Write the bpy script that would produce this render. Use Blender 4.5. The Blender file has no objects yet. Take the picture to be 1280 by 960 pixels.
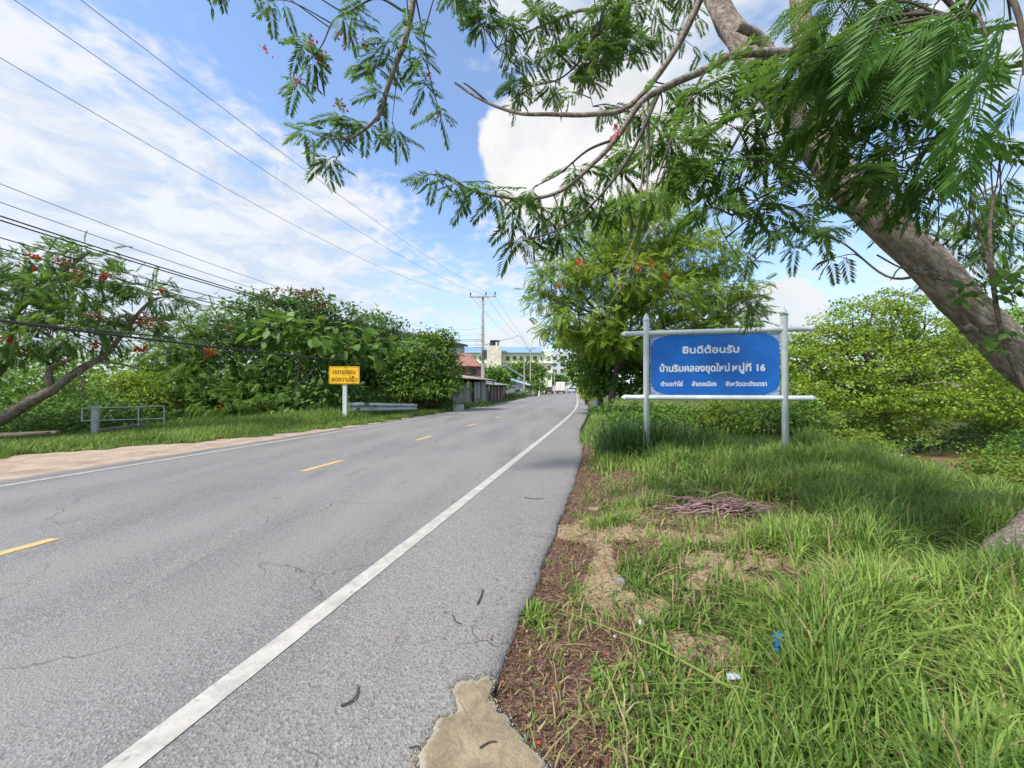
import bpy, math, random
import numpy as np
from mathutils import Vector, noise as mnoise
random.seed(7); rng = np.random.default_rng(11)
SC = bpy.context.scene; COL = SC.collection
R = math.radians
# ------------------------------------------------------------------ camera, sky, sun, exposure
EYE = 1.4; F = 480.0; HZ = 485.5
cam = bpy.data.cameras.new('camera'); cam.lens = 13.5; cam.sensor_width = 36; cam.clip_start = 0.05; cam.clip_end = 4000
cam_o = bpy.data.objects.new('camera', cam); COL.objects.link(cam_o)
cam_o.location = (0, 0, EYE); cam_o.rotation_euler = (R(90) + math.atan(5.5 / F), 0, 0); SC.camera = cam_o

SUN_DIR = Vector((-0.66, -0.48, 1.0)).normalized()          # towards the sun: high, behind the camera, a little left
sun = bpy.data.lights.new('sun', 'SUN'); sun.energy = 2.6; sun.angle = R(7.0); sun.color = (1.0, 0.955, 0.88)
sun_o = bpy.data.objects.new('sun', sun); COL.objects.link(sun_o)
sun_o.rotation_euler = SUN_DIR.to_track_quat('Z', 'Y').to_euler(); sun_o.location = (-5, -5, 30)

SC.view_settings.view_transform = 'Standard'; SC.view_settings.look = 'None'
SC.view_settings.exposure = 1.25; SC.view_settings.gamma = 1.0; SC.view_settings.use_curve_mapping = False
SC.cycles.max_bounces = 8; SC.cycles.transparent_max_bounces = 8; SC.cycles.use_denoising = True

def pdir(px, py):
    return Vector(((px - 640) / F, 1.0, (HZ - py) / F)).normalized()

class NT:
    """small helper to write node trees as expressions"""
    def __init__(s, tree): s.t = tree
    def n(s, typ, **kw):
        x = s.t.nodes.new(typ)
        for k, v in kw.items(): setattr(x, k, v)
        return x
    def link(s, a, b): s.t.links.new(a, b)
    def put(s, sock, v):
        if isinstance(v, bpy.types.NodeSocket): s.link(v, sock)
        else: sock.default_value = v
    def math(s, op, a, b=0.0, c=None):
        x = s.n('ShaderNodeMath', operation=op); s.put(x.inputs[0], a); s.put(x.inputs[1], b)
        if c is not None: s.put(x.inputs[2], c)
        return x.outputs[0]
    def smooth(s, v, lo, hi, a=0.0, b=1.0):
        x = s.n('ShaderNodeMapRange', interpolation_type='SMOOTHSTEP')
        s.put(x.inputs[0], v); x.inputs[1].default_value = lo; x.inputs[2].default_value = hi
        x.inputs[3].default_value = a; x.inputs[4].default_value = b
        return x.outputs[0]
    def noise(s, vec, scale, detail=4, rough=0.55, dist=0.0):
        x = s.n('ShaderNodeTexNoise'); s.put(x.inputs['Vector'], vec)
        x.inputs['Scale'].default_value = scale; x.inputs['Detail'].default_value = detail
        x.inputs['Roughness'].default_value = rough; x.inputs['Distortion'].default_value = dist
        return x.outputs[0]
    def voro(s, vec, scale, feature='F1'):
        x = s.n('ShaderNodeTexVoronoi', feature=feature); s.put(x.inputs['Vector'], vec); x.inputs['Scale'].default_value = scale
        return x
    def mix(s, f, a, b):
        x = s.n('ShaderNodeMix', data_type='RGBA'); s.put(x.inputs[0], f)
        for i, v in ((6, a), (7, b)):
            if isinstance(v, bpy.types.NodeSocket): s.link(v, x.inputs[i])
            else: x.inputs[i].default_value = (*v[:3], 1)
        return x.outputs[2]

world = bpy.data.worlds.new('World'); SC.world = world; world.use_nodes = True
wt = NT(world.node_tree); bg = world.node_tree.nodes['Background']
sky = wt.n('ShaderNodeTexSky', sky_type='NISHITA'); sky.sun_disc = False
sky.sun_elevation = math.asin(SUN_DIR.z); sky.sun_rotation = math.atan2(SUN_DIR.x, SUN_DIR.y)
sky.air_density = 1.0; sky.dust_density = 0.6; sky.ozone_density = 1.6
tc = wt.n('ShaderNodeTexCoord'); dirv = tc.outputs['Generated']
sep = wt.n('ShaderNodeSeparateXYZ'); wt.link(dirv, sep.inputs[0])
zz = wt.math('ADD', wt.math('MAXIMUM', sep.outputs[2], 0.0), 0.16)
cmb = wt.n('ShaderNodeCombineXYZ'); wt.put(cmb.inputs[0], wt.math('DIVIDE', sep.outputs[0], zz)); wt.put(cmb.inputs[1], wt.math('DIVIDE', sep.outputs[1], zz))
pl = cmb.outputs[0]
def blob(px, py, deg):
    x = wt.n('ShaderNodeVectorMath', operation='DOT_PRODUCT'); wt.link(dirv, x.inputs[0]); x.inputs[1].default_value = pdir(px, py)
    return wt.smooth(x.outputs['Value'], math.cos(R(deg)), 1.0)
n1 = wt.noise(pl, 0.9, 5, 0.55, 0.3); n2 = wt.noise(pl, 4.2, 6, 0.6, 0.5); n3 = wt.noise(pl, 13.0, 3, 0.55, 0.2)
cov = wt.math('ADD', wt.math('MULTIPLY', n1, 0.30), wt.math('ADD', wt.math('MULTIPLY', n2, 0.36), wt.math('MULTIPLY', n3, 0.34)))
for (px, py, deg, w) in ((230, -30, 24, -0.16), (470, 60, 17, -0.10), (590, 150, 13, -0.15), (560, 250, 12, -0.06), (60, 260, 30, 0.07), (330, 300, 24, 0.08),
                         (90, 60, 12, 0.03), (250, 250, 26, 0.04), (540, 340, 12, -0.02), (880, 330, 22, -0.05), (800, 60, 26, 0.10), (620, 60, 14, 0.03)):
    cov = wt.math('ADD', cov, wt.math('MULTIPLY', blob(px, py, deg), w))
m1 = wt.smooth(wt.math('ADD', cov, -0.008), 0.40, 0.60)
n4 = wt.noise(dirv, 9.0, 7, 0.6, 0.2)
cum = None
for (px, py, deg) in ((690, 195, 10.5), (755, 165, 9), (655, 180, 7), (800, 235, 7), (975, 395, 6), (930, 400, 4), (650, 432, 5), (612, 436, 3)):
    b = blob(px, py, deg); cum = b if cum is None else wt.math('MAXIMUM', cum, b)
m2 = wt.smooth(wt.math('ADD', cum, wt.math('MULTIPLY', wt.math('SUBTRACT', n4, 0.5), 1.3)), 0.18, 0.48)
KC = 3.75
n5 = wt.noise(dirv, 5.0, 6, 0.6, 0.3)
ccol = wt.mix(wt.smooth(n5, 0.35, 0.65), (KC * 0.80, KC * 0.82, KC * 0.87), (KC, KC, KC))
skyc = wt.n('ShaderNodeVectorMath', operation='MULTIPLY'); wt.link(sky.outputs[0], skyc.inputs[0]); skyc.inputs[1].default_value = (0.92, 1.02, 1.12)
c = wt.mix(0.06, skyc.outputs[0], (KC, KC, KC))
wisp = wt.mix(wt.smooth(n2, 0.35, 0.62), (KC * 0.68, KC * 0.77, KC * 0.90), (KC * 0.98, KC * 0.99, KC))
c = wt.mix(wt.math('MULTIPLY', m1, 0.90), c, wisp)
c = wt.mix(m2, c, ccol)
haz = wt.smooth(sep.outputs[2], 0.0, 0.42, 0.62, 0.0)
c = wt.mix(haz, c, (KC * 0.74, KC * 0.86, KC * 0.96))
wt.link(c, bg.inputs[0]); bg.inputs[1].default_value = 0.11

# ------------------------------------------------------------------ materials
def newmat(name):
    m = bpy.data.materials.new(name); m.use_nodes = True; t = NT(m.node_tree)
    return m, t, m.node_tree.nodes['Principled BSDF']
def bump(t, p, h, strength, dist):
    b = t.n('ShaderNodeBump'); b.inputs['Strength'].default_value = strength; b.inputs['Distance'].default_value = dist
    t.link(h, b.inputs['Height']); t.link(b.outputs[0], p.inputs['Normal'])
def coord(t, which='Object'):
    return t.n('ShaderNodeTexCoord').outputs[which]
def geo(t): return t.n('ShaderNodeNewGeometry').outputs['Position']
def mat_plain(name, c1, c2=None, scale=6, rough=0.6, metal=0.0, bmp=0.0, bscale=40, spec=0.4, streak=False):
    m, t, p = newmat(name); c2 = c2 or tuple(x * 0.72 for x in c1); g = geo(t)
    if streak:
        mp = t.n('ShaderNodeMapping'); t.link(g, mp.inputs[0]); mp.inputs['Scale'].default_value = (1, 1, 0.12); g2 = mp.outputs[0]
    else: g2 = g
    t.link(t.mix(t.smooth(t.noise(g2, scale, 6, 0.62), 0.32, 0.7), c2, c1), p.inputs['Base Color'])
    p.inputs['Roughness'].default_value = rough; p.inputs['Metallic'].default_value = metal; p.inputs['Specular IOR Level'].default_value = spec
    if bmp: bump(t, p, t.noise(g, bscale, 4), bmp, 0.01)
    return m
def mat_leaf(name, dark, light, trans=0.35, gloss=0.5):
    m, t, p = newmat(name)
    a = t.n('ShaderNodeAttribute', attribute_name='tint')
    col = t.mix(a.outputs['Fac'], dark, light)
    t.link(col, p.inputs['Base Color']); p.inputs['Roughness'].default_value = 0.55; p.inputs['Specular IOR Level'].default_value = gloss * 0.6
    tr = t.n('ShaderNodeBsdfTranslucent'); t.link(t.mix(0.35, col, tuple(min(1, v * 1.5) for v in light)), tr.inputs[0])
    mx = t.n('ShaderNodeMixShader'); mx.inputs[0].default_value = trans
    t.link(p.outputs[0], mx.inputs[1]); t.link(tr.outputs[0], mx.inputs[2])
    t.link(mx.outputs[0], m.node_tree.nodes['Material Output'].inputs[0])
    return m
def mat_bark(name, c1, c2, scale=10, strength=0.7, stretch=(1, 1, 1)):
    m, t, p = newmat(name); g = geo(t)
    if stretch != (1, 1, 1):
        m1_ = t.n('ShaderNodeMapping'); t.link(g, m1_.inputs[0]); m1_.inputs['Rotation'].default_value = (0, R(44), 0)
        m2_ = t.n('ShaderNodeMapping'); t.link(m1_.outputs[0], m2_.inputs[0]); m2_.inputs['Scale'].default_value = stretch; g = m2_.outputs[0]
    n = t.noise(g, scale, 8, 0.65, 0.6); n2 = t.noise(g, scale * 5, 5, 0.6); n3 = t.noise(g, 2.2, 3, 0.5)
    col = t.mix(t.smooth(n, 0.35, 0.68), c2, c1)
    col = t.mix(t.smooth(n3, 0.5, 0.75, 0, 0.22), col, tuple(v * 1.3 for v in c1))
    col = t.mix(t.smooth(n2, 0.6, 0.72, 0, 0.6), col, tuple(v * 0.5 for v in c2))
    t.link(col, p.inputs['Base Color']); p.inputs['Roughness'].default_value = 0.9; p.inputs['Specular IOR Level'].default_value = 0.15
    bump(t, p, t.math('ADD', n, t.math('MULTIPLY', n2, 0.6)), strength, 0.05)
    return m

M = {}
M['leaf_flame'] = mat_leaf('leaf_flame', (0.042, 0.095, 0.018), (0.14, 0.25, 0.035), 0.45)
M['leaf_flame_bright'] = mat_leaf('leaf_flame_bright', (0.09, 0.175, 0.015), (0.31, 0.42, 0.05), 0.36)
M['leaf_near'] = mat_leaf('leaf_near', (0.035, 0.10, 0.016), (0.12, 0.26, 0.035), 0.38)
M['leaf_mid'] = mat_leaf('leaf_mid', (0.045, 0.11, 0.016), (0.17, 0.29, 0.04))
M['leaf_dark'] = mat_leaf('leaf_dark', (0.036, 0.095, 0.018), (0.15, 0.26, 0.05))
M['leaf_lime'] = mat_leaf('leaf_lime', (0.125, 0.21, 0.02), (0.33, 0.44, 0.055), 0.40)
M['leaf_yellow'] = mat_leaf('leaf_yellow', (0.12, 0.20, 0.02), (0.25, 0.33, 0.05), 0.36)
M['leaf_pale'] = mat_leaf('leaf_pale', (0.06, 0.11, 0.035), (0.17, 0.25, 0.09))
M['leaf_red'] = mat_leaf('leaf_red', (0.10, 0.06, 0.025), (0.25, 0.16, 0.07))
M['petal'] = mat_leaf('petal', (0.42, 0.03, 0.02), (0.62, 0.12, 0.03), 0.3)
M['petal_pink'] = mat_leaf('petal_pink', (0.40, 0.04, 0.08), (0.55, 0.10, 0.10), 0.3)
M['grass'] = mat_leaf('grass', (0.085, 0.165, 0.028), (0.28, 0.39, 0.085), 0.34, 0.5)
M['grass_dark'] = mat_leaf('grass_dark', (0.035, 0.085, 0.022), (0.12, 0.21, 0.06), 0.3)
M['grass_dry'] = mat_leaf('grass_dry', (0.26, 0.19, 0.09), (0.42, 0.34, 0.18), 0.3)
M['grit'] = mat_leaf('grit', (0.10, 0.08, 0.06), (0.42, 0.36, 0.27), 0.02)
M['litter'] = mat_leaf('litter', (0.06, 0.027, 0.02), (0.29, 0.175, 0.12), 0.1)
M['bark_big'] = mat_bark('bark_big', (0.50, 0.415, 0.35), (0.20, 0.155, 0.125), 22, 1.0, (1, 1, .3))
M['bark'] = mat_bark('bark', (0.20, 0.16, 0.12), (0.08, 0.062, 0.048), 9)
M['bark_pale'] = mat_bark('bark_pale', (0.30, 0.25, 0.20), (0.14, 0.11, 0.085), 9)
M['twig'] = mat_plain('twig', (0.095, 0.075, 0.055), (0.045, 0.038, 0.03), 20, 0.9)
M['twig_red'] = mat_plain('twig_red', (0.33, 0.22, 0.21), (0.15, 0.08, 0.08), 12, 0.9)
M['white_paint'] = mat_plain('white_paint', (0.70, 0.71, 0.71), (0.52, 0.53, 0.52), 5, 0.42, streak=True)
M['frame_paint'] = mat_plain('frame_paint', (0.66, 0.70, 0.70), (0.55, 0.59, 0.59), 5, 0.38, bmp=0.05, bscale=30)
M['sign_white'] = mat_plain('sign_white', (0.80, 0.82, 0.84), (0.66, 0.70, 0.76), 12, 0.45)
M['sign_yellow'] = mat_plain('sign_yellow', (0.88, 0.53, 0.012), (0.80, 0.46, 0.01), 3, 0.4)
M['sign_brown'] = mat_plain('sign_brown', (0.16, 0.06, 0.01), (0.22, 0.09, 0.012), 8, 0.5)
M['galv'] = mat_plain('galv', (0.58, 0.61, 0.63), (0.44, 0.47, 0.49), 5, 0.42, 0.55, streak=True)
M['steel_dark'] = mat_plain('steel_dark', (0.09, 0.095, 0.10), (0.05, 0.055, 0.06), 4, 0.6)
M['concrete'] = mat_plain('concrete', (0.46, 0.45, 0.42), (0.27, 0.265, 0.245), 3.5, 0.9, bmp=0.3, streak=True)
M['concrete_white'] = mat_plain('concrete_white', (0.62, 0.62, 0.59), (0.38, 0.38, 0.35), 6, 0.9, bmp=0.3)
M['wire'] = mat_plain('wire', (0.035, 0.035, 0.038), (0.03, 0.03, 0.03), 4, 0.6)
M['wire_grey'] = mat_plain('wire_grey', (0.26, 0.29, 0.33), (0.22, 0.25, 0.29), 4, 0.5)
M['ceramic'] = mat_plain('ceramic', (0.09, 0.05, 0.04), (0.06, 0.03, 0.03), 4, 0.3)
M['tin'] = mat_plain('tin', (0.30, 0.31, 0.315), (0.16, 0.155, 0.15), 2.2, 0.6, 0.2, streak=True)
M['tin_dark'] = mat_plain('tin_dark', (0.13, 0.135, 0.14), (0.07, 0.075, 0.08), 2, 0.7, streak=True)
M['tin_rust'] = mat_plain('tin_rust', (0.40, 0.34, 0.28), (0.24, 0.15, 0.10), 1.8, 0.75, streak=True)
M['tin_red'] = mat_plain('tin_red', (0.31, 0.15, 0.115), (0.21, 0.10, 0.08), 2, 0.7)
M['tin_blue'] = mat_plain('tin_blue', (0.20, 0.32, 0.46), (0.16, 0.27, 0.40), 1.2, 0.5)
M['tin_cyan'] = mat_plain('tin_cyan', (0.30, 0.43, 0.52), (0.40, 0.50, 0.56), 1.0, 0.5)
M['tan_roof'] = mat_plain('tan_roof', (0.50, 0.43, 0.35), (0.36, 0.30, 0.24), 2, 0.85)
M['wall_yellow'] = mat_plain('wall_yellow', (0.78, 0.80, 0.50), (0.72, 0.74, 0.46), 0.5, 0.8)
M['wall_cream'] = mat_plain('wall_cream', (0.74, 0.70, 0.54), (0.52, 0.48, 0.38), 1, 0.8)
M['wall_white'] = mat_plain('wall_white', (0.62, 0.64, 0.64), (0.48, 0.50, 0.50), 1, 0.8)
M['wall_red'] = mat_plain('wall_red', (0.36, 0.15, 0.13), (0.25, 0.11, 0.09), 1, 0.8)
M['wood'] = mat_plain('wood', (0.26, 0.20, 0.15), (0.12, 0.09, 0.07), 3, 0.9, bmp=0.3, streak=True)
M['wood_grey'] = mat_plain('wood_grey', (0.27, 0.255, 0.235), (0.15, 0.14, 0.13), 5, 0.9, bmp=0.3)
M['glass'] = mat_plain('glass', (0.035, 0.045, 0.05), (0.02, 0.03, 0.035), 1, 0.12, spec=0.7)
M['dark_window'] = mat_plain('dark_window', (0.10, 0.11, 0.10), (0.05, 0.055, 0.055), 1, 0.3)
M['blue_plastic'] = mat_plain('blue_plastic', (0.02, 0.07, 0.22), (0.015, 0.05, 0.15), 3, 0.5)
M['blue_scrap'] = mat_plain('blue_scrap', (0.03, 0.22, 0.52), (0.02, 0.12, 0.36), 60, 0.45)
M['pale_plastic'] = mat_plain('pale_plastic', (0.42, 0.46, 0.47), (0.24, 0.28, 0.28), 30, 0.4)
M['teal_plastic'] = mat_plain('teal_plastic', (0.30, 0.50, 0.50), (0.22, 0.40, 0.42), 8, 0.5)
M['truck_white'] = mat_plain('truck_white', (0.74, 0.70, 0.64), (0.62, 0.58, 0.52), 1.5, 0.5)
M['car_dark'] = mat_plain('car_dark', (0.05, 0.06, 0.075), (0.04, 0.05, 0.06), 2, 0.25, spec=0.6)
M['car_silver'] = mat_plain('car_silver', (0.52, 0.56, 0.60), (0.45, 0.49, 0.53), 2, 0.3, 0.3)
M['rubber'] = mat_plain('rubber', (0.02, 0.02, 0.02), (0.03, 0.03, 0.03), 5, 0.8)
M['red_lamp'] = mat_plain('red_lamp', (0.5, 0.03, 0.02), (0.4, 0.02, 0.02), 4, 0.3)
M['fur'] = mat_plain('fur', (0.74, 0.70, 0.62), (0.60, 0.55, 0.47), 8, 0.9)
M['stone'] = mat_plain('stone', (0.52, 0.48, 0.43), (0.34, 0.31, 0.27), 20, 0.9, bmp=0.4)

def mat_block():
    m, t, p = newmat('block_wall'); g = geo(t)
    mp = t.n('ShaderNodeMapping'); t.link(g, mp.inputs[0]); mp.inputs['Rotation'].default_value = (R(90), 0, R(14))
    b = t.n('ShaderNodeTexBrick'); t.link(g, b.inputs[0])
    sp = t.n('ShaderNodeSeparateXYZ'); t.link(g, sp.inputs[0]); cb = t.n('ShaderNodeCombineXYZ')
    t.put(cb.inputs[0], t.math('MULTIPLY', sp.outputs[1], 1.0)); t.link(sp.outputs[2], cb.inputs[1]); t.link(cb.outputs[0], b.inputs[0])
    b.inputs['Scale'].default_value = 1.0; b.inputs['Brick Width'].default_value = 0.42; b.inputs['Row Height'].default_value = 0.2; b.inputs['Mortar Size'].default_value = 0.012
    b.inputs['Color1'].default_value = (0.27, 0.27, 0.265, 1); b.inputs['Color2'].default_value = (0.20, 0.20, 0.198, 1); b.inputs['Mortar'].default_value = (0.36, 0.355, 0.34, 1)
    t.link(t.mix(t.smooth(t.noise(g, 1.6, 5), 0.4, 0.7, 0, 0.5), b.outputs[0], (0.13, 0.12, 0.11)), p.inputs['Base Color']); p.inputs['Roughness'].default_value = 0.9
    return m
M['block'] = mat_block()

def mat_asphalt():
    m, t, p = newmat('asphalt'); g = geo(t)
    mp = t.n('ShaderNodeMapping'); t.link(g, mp.inputs[0]); mp.inputs['Rotation'].default_value = (0, 0, R(14)); mp.inputs['Scale'].default_value = (1.0, 0.10, 1.0)
    lanes = t.noise(mp.outputs[0], 1.3, 4, 0.5); big = t.noise(g, 0.5, 5, 0.6, 0.4)
    f1 = t.noise(g, 55, 3, 0.7); f2 = t.noise(g, 150, 2, 0.6); v = t.voro(g, 95)
    col = t.mix(t.smooth(lanes, 0.3, 0.7), (0.158, 0.150, 0.146), (0.215, 0.203, 0.195))
    col = t.mix(t.smooth(big, 0.38, 0.68, 0, 0.5), col, (0.235, 0.228, 0.222))
    at = t.n('ShaderNodeAttribute', attribute_name='shoulder')
    col = t.mix(t.math('MULTIPLY', at.outputs['Fac'], 0.55), col, (0.235, 0.218, 0.20))
    hs = t.n('ShaderNodeSeparateColor'); t.link(v.outputs['Color'], hs.inputs[0])
    sp = t.smooth(hs.outputs[0], 0.70, 0.9, 0, 0.36)
    col = t.mix(sp, col, (0.36, 0.355, 0.35))
    col = t.mix(t.smooth(hs.outputs[1], 0.62, 0.85, 0, 0.5), col, (0.085, 0.084, 0.085))
    col = t.mix(t.smooth(f1, 0.55, 0.75, 0, 0.4), col, (0.10, 0.098, 0.098))
    tr = t.n('ShaderNodeAttribute', attribute_name='track')
    col = t.mix(t.math('MULTIPLY', tr.outputs['Fac'], t.smooth(big, 0.2, 0.6, 0.25, 0.6)), col, (0.228, 0.217, 0.208))
    pat = t.noise(mp.outputs[0], 3.5, 6, 0.7, 0.5); col = t.mix(t.smooth(pat, 0.60, 0.72, 0, 0.45), col, (0.105, 0.102, 0.104))
    # fine cracks, longest beside the edge line
    ck = t.n('ShaderNodeTexVoronoi', feature='DISTANCE_TO_EDGE'); ck.inputs['Scale'].default_value = 0.75
    wob = t.n('ShaderNodeVectorMath', operation='ADD'); t.link(g, wob.inputs[0])
    nz = t.n('ShaderNodeTexNoise'); nz.inputs['Scale'].default_value = 3.0; nz.inputs['Detail'].default_value = 6; t.link(g, nz.inputs['Vector'])
    sc = t.n('ShaderNodeVectorMath', operation='SCALE'); t.link(nz.outputs['Color'], sc.inputs[0]); sc.inputs['Scale'].default_value = 0.45
    t.link(sc.outputs[0], wob.inputs[1]); t.link(wob.outputs[0], ck.inputs['Vector'])
    cm = t.math('MULTIPLY', t.smooth(ck.outputs['Distance'], 0.0, 0.007, 1, 0), t.smooth(t.noise(g, 0.8, 3), 0.47, 0.60))
    col = t.mix(t.math('MULTIPLY', cm, 0.62), col, (0.05, 0.048, 0.045))
    # a few old damp or oil spots
    sv = t.noise(g, 2.6, 5, 0.65); col = t.mix(t.smooth(sv, 0.70, 0.77, 0, 0.6), col, (0.07, 0.07, 0.075))
    t.link(col, p.inputs['Base Color']); p.inputs['Roughness'].default_value = 0.82; p.inputs['Specular IOR Level'].default_value = 0.3
    hgt = t.math('ADD', t.math('MULTIPLY', v.outputs['Distance'], 1.3), t.math('MULTIPLY', f2, 0.4))
    bump(t, p, t.math('SUBTRACT', hgt, t.math('MULTIPLY', cm, 1.5)), 0.55, 0.006)
    return m
M['asphalt'] = mat_asphalt()
def mat_paint(name, c1, c2):
    m, t, p = newmat(name); g = geo(t)
    n = t.noise(g, 7, 7, 0.7, 0.4); f = t.noise(g, 90, 3, 0.7)
    col = t.mix(t.smooth(n, 0.35, 0.65), c2, c1)
    col = t.mix(t.smooth(t.noise(g, 16, 7, 0.8), 0.565, 0.66, 0, 0.85), col, (0.20, 0.195, 0.19))
    col = t.mix(t.smooth(f, 0.6, 0.75, 0, 0.35), col, (0.2, 0.19, 0.18))
    t.link(col, p.inputs['Base Color']); p.inputs['Roughness'].default_value = 0.75; bump(t, p, f, 0.35, 0.004)
    return m
M['line_white'] = mat_paint('line_white', (0.46, 0.435, 0.39), (0.33, 0.312, 0.28))
M['line_yellow'] = mat_paint('line_yellow', (0.62, 0.40, 0.14), (0.48, 0.31, 0.13))
def mat_ground():
    m, t, p = newmat('ground'); g = geo(t)
    def at(n): return t.n('ShaderNodeAttribute', attribute_name=n).outputs['Fac']
    n1 = t.noise(g, 2.5, 6, 0.65); n2 = t.noise(g, 26, 6, 0.7); n3 = t.noise(g, 80, 3, 0.7)
    grassc = t.mix(t.smooth(n2, 0.35, 0.65), (0.045, 0.06, 0.018), (0.10, 0.12, 0.035))
    grassc = t.mix(t.smooth(n1, 0.5, 0.7, 0, 0.5), grassc, (0.14, 0.10, 0.055))
    sand = t.mix(t.smooth(n2, 0.3, 0.7), (0.27, 0.19, 0.115), (0.44, 0.34, 0.225))
    sand = t.mix(t.smooth(n3, 0.58, 0.7, 0, 0.6), sand, (0.15, 0.10, 0.07))
    red = t.mix(t.smooth(n1, 0.35, 0.65), (0.36, 0.255, 0.18), (0.46, 0.385, 0.31))
    red = t.mix(t.smooth(n2, 0.5, 0.7, 0, 0.45), red, (0.36, 0.19, 0.10))
    lit = t.mix(t.smooth(n2, 0.32, 0.66), (0.075, 0.04, 0.03), (0.23, 0.14, 0.105))
    lit = t.mix(t.smooth(n2, 0.55, 0.66, 0, 0.6), lit, (0.30, 0.215, 0.145))
    w = t.math('MULTIPLY', t.math('SUBTRACT', n2, 0.5), 0.8)
    col = t.mix(t.smooth(t.math('ADD', at('sand'), w), 0.35, 0.6), grassc, sand)
    col = t.mix(t.smooth(t.math('ADD', at('litter'), w), 0.35, 0.6), col, lit)
    col = t.mix(t.smooth(t.math('ADD', at('dirt'), w), 0.4, 0.6), col, red)
    t.link(col, p.inputs['Base Color']); p.inputs['Roughness'].default_value = 0.95; p.inputs['Specular IOR Level'].default_value = 0.15
    bump(t, p, t.math('ADD', n2, t.math('MULTIPLY', n3, 0.5)), 0.8, 0.03)
    return m
M['ground'] = mat_ground()
def mat_water():
    m, t, p = newmat('canal_water'); g = geo(t)
    t.link(t.mix(t.smooth(t.noise(g, 1.2, 4), 0.35, 0.7), (0.19, 0.11, 0.035), (0.27, 0.17, 0.06)), p.inputs['Base Color'])
    p.inputs['Roughness'].default_value = 0.22; p.inputs['Specular IOR Level'].default_value = .3; bump(t, p, t.noise(g, 6, 3), 0.06, 0.02); return m
M['water'] = mat_water()
def mat_slab():
    m, t, p = newmat('spilled_concrete'); g = geo(t)
    n = t.noise(g, 9, 7, 0.7, 0.3); f = t.noise(g, 60, 4, 0.7)
    e = t.n('ShaderNodeAttribute', attribute_name='rim').outputs['Fac']
    col = t.mix(t.smooth(n, 0.35, 0.65), (0.19, 0.145, 0.09), (0.31, 0.245, 0.155))
    col = t.mix(t.smooth(t.math('ADD', e, t.math('MULTIPLY', t.math('SUBTRACT', f, 0.5), 0.9)), 0.5, 0.75), col, (0.30, 0.27, 0.22))
    col = t.mix(t.smooth(f, 0.58, 0.72, 0, 0.5), col, (0.14, 0.11, 0.075))
    t.link(col, p.inputs['Base Color']); p.inputs['Roughness'].default_value = 0.95; bump(t, p, t.math('ADD', n, f), 0.7, 0.012); return m
M['slab'] = mat_slab()
def mat_signblue():
    m, t, p = newmat('sign_blue'); g = geo(t)
    n = t.noise(g, 3.0, 5, 0.6, 0.8)
    col = t.mix(t.smooth(n, 0.4, 0.7), (0.003, 0.115, 0.46), (0.004, 0.15, 0.54))
    col = t.mix(t.smooth(t.noise(g, 11, 6, 0.75, 1.5), 0.64, 0.74, 0, 0.22), col, (0.10, 0.32, 0.62))
    t.link(col, p.inputs['Base Color']); p.inputs['Roughness'].default_value = 0.33; return m
M['sign_blue'] = mat_signblue()
def mat_filigree():
    m, t, p = newmat('corner_pattern'); g = geo(t)
    v = t.voro(g, 42); w = t.n('ShaderNodeTexVoronoi', feature='DISTANCE_TO_EDGE'); w.inputs['Scale'].default_value = 30; t.link(g, w.inputs['Vector'])
    f = t.math('MAXIMUM', t.smooth(w.outputs['Distance'], 0.04, 0.10, 1, 0), t.smooth(v.outputs['Distance'], 0.15, 0.3, 1, 0))
    t.link(t.mix(f, (0.06, 0.13, 0.36), (0.66, 0.70, 0.76)), p.inputs['Base Color']); p.inputs['Roughness'].default_value = 0.5; return m
M['filigree'] = mat_filigree()

# ------------------------------------------------------------------ object helpers
def P(px, py, d): return Vector(((px - 640) / F * d, d, EYE + (HZ - py) / F * d))
def G(px, py, z=0.0):
    d = F * (EYE - z) / (py - HZ); return Vector(((px - 640) / F * d, d, z))
def tag(o, label=None, cat=None, group=None, kind=None):
    if label: o['label'] = label
    if cat: o['category'] = cat
    if group: o['group'] = group
    if kind: o['kind'] = kind
    return o
def link(name, me, parent=None):
    o = bpy.data.objects.new(name, me); COL.objects.link(o)
    if parent is not None:
        o.parent = parent; o.location = -Vector(ROOT_LOC.get(parent.name, (0, 0, 0)))
    return o
ROOT_LOC = {}
def thing(name, label, cat, loc, group=None):
    o = bpy.data.objects.new(name, None); COL.objects.link(o); o.location = loc; o.empty_display_size = 0.2
    ROOT_LOC[o.name] = tuple(loc); tag(o, label, cat, group); return o

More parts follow.
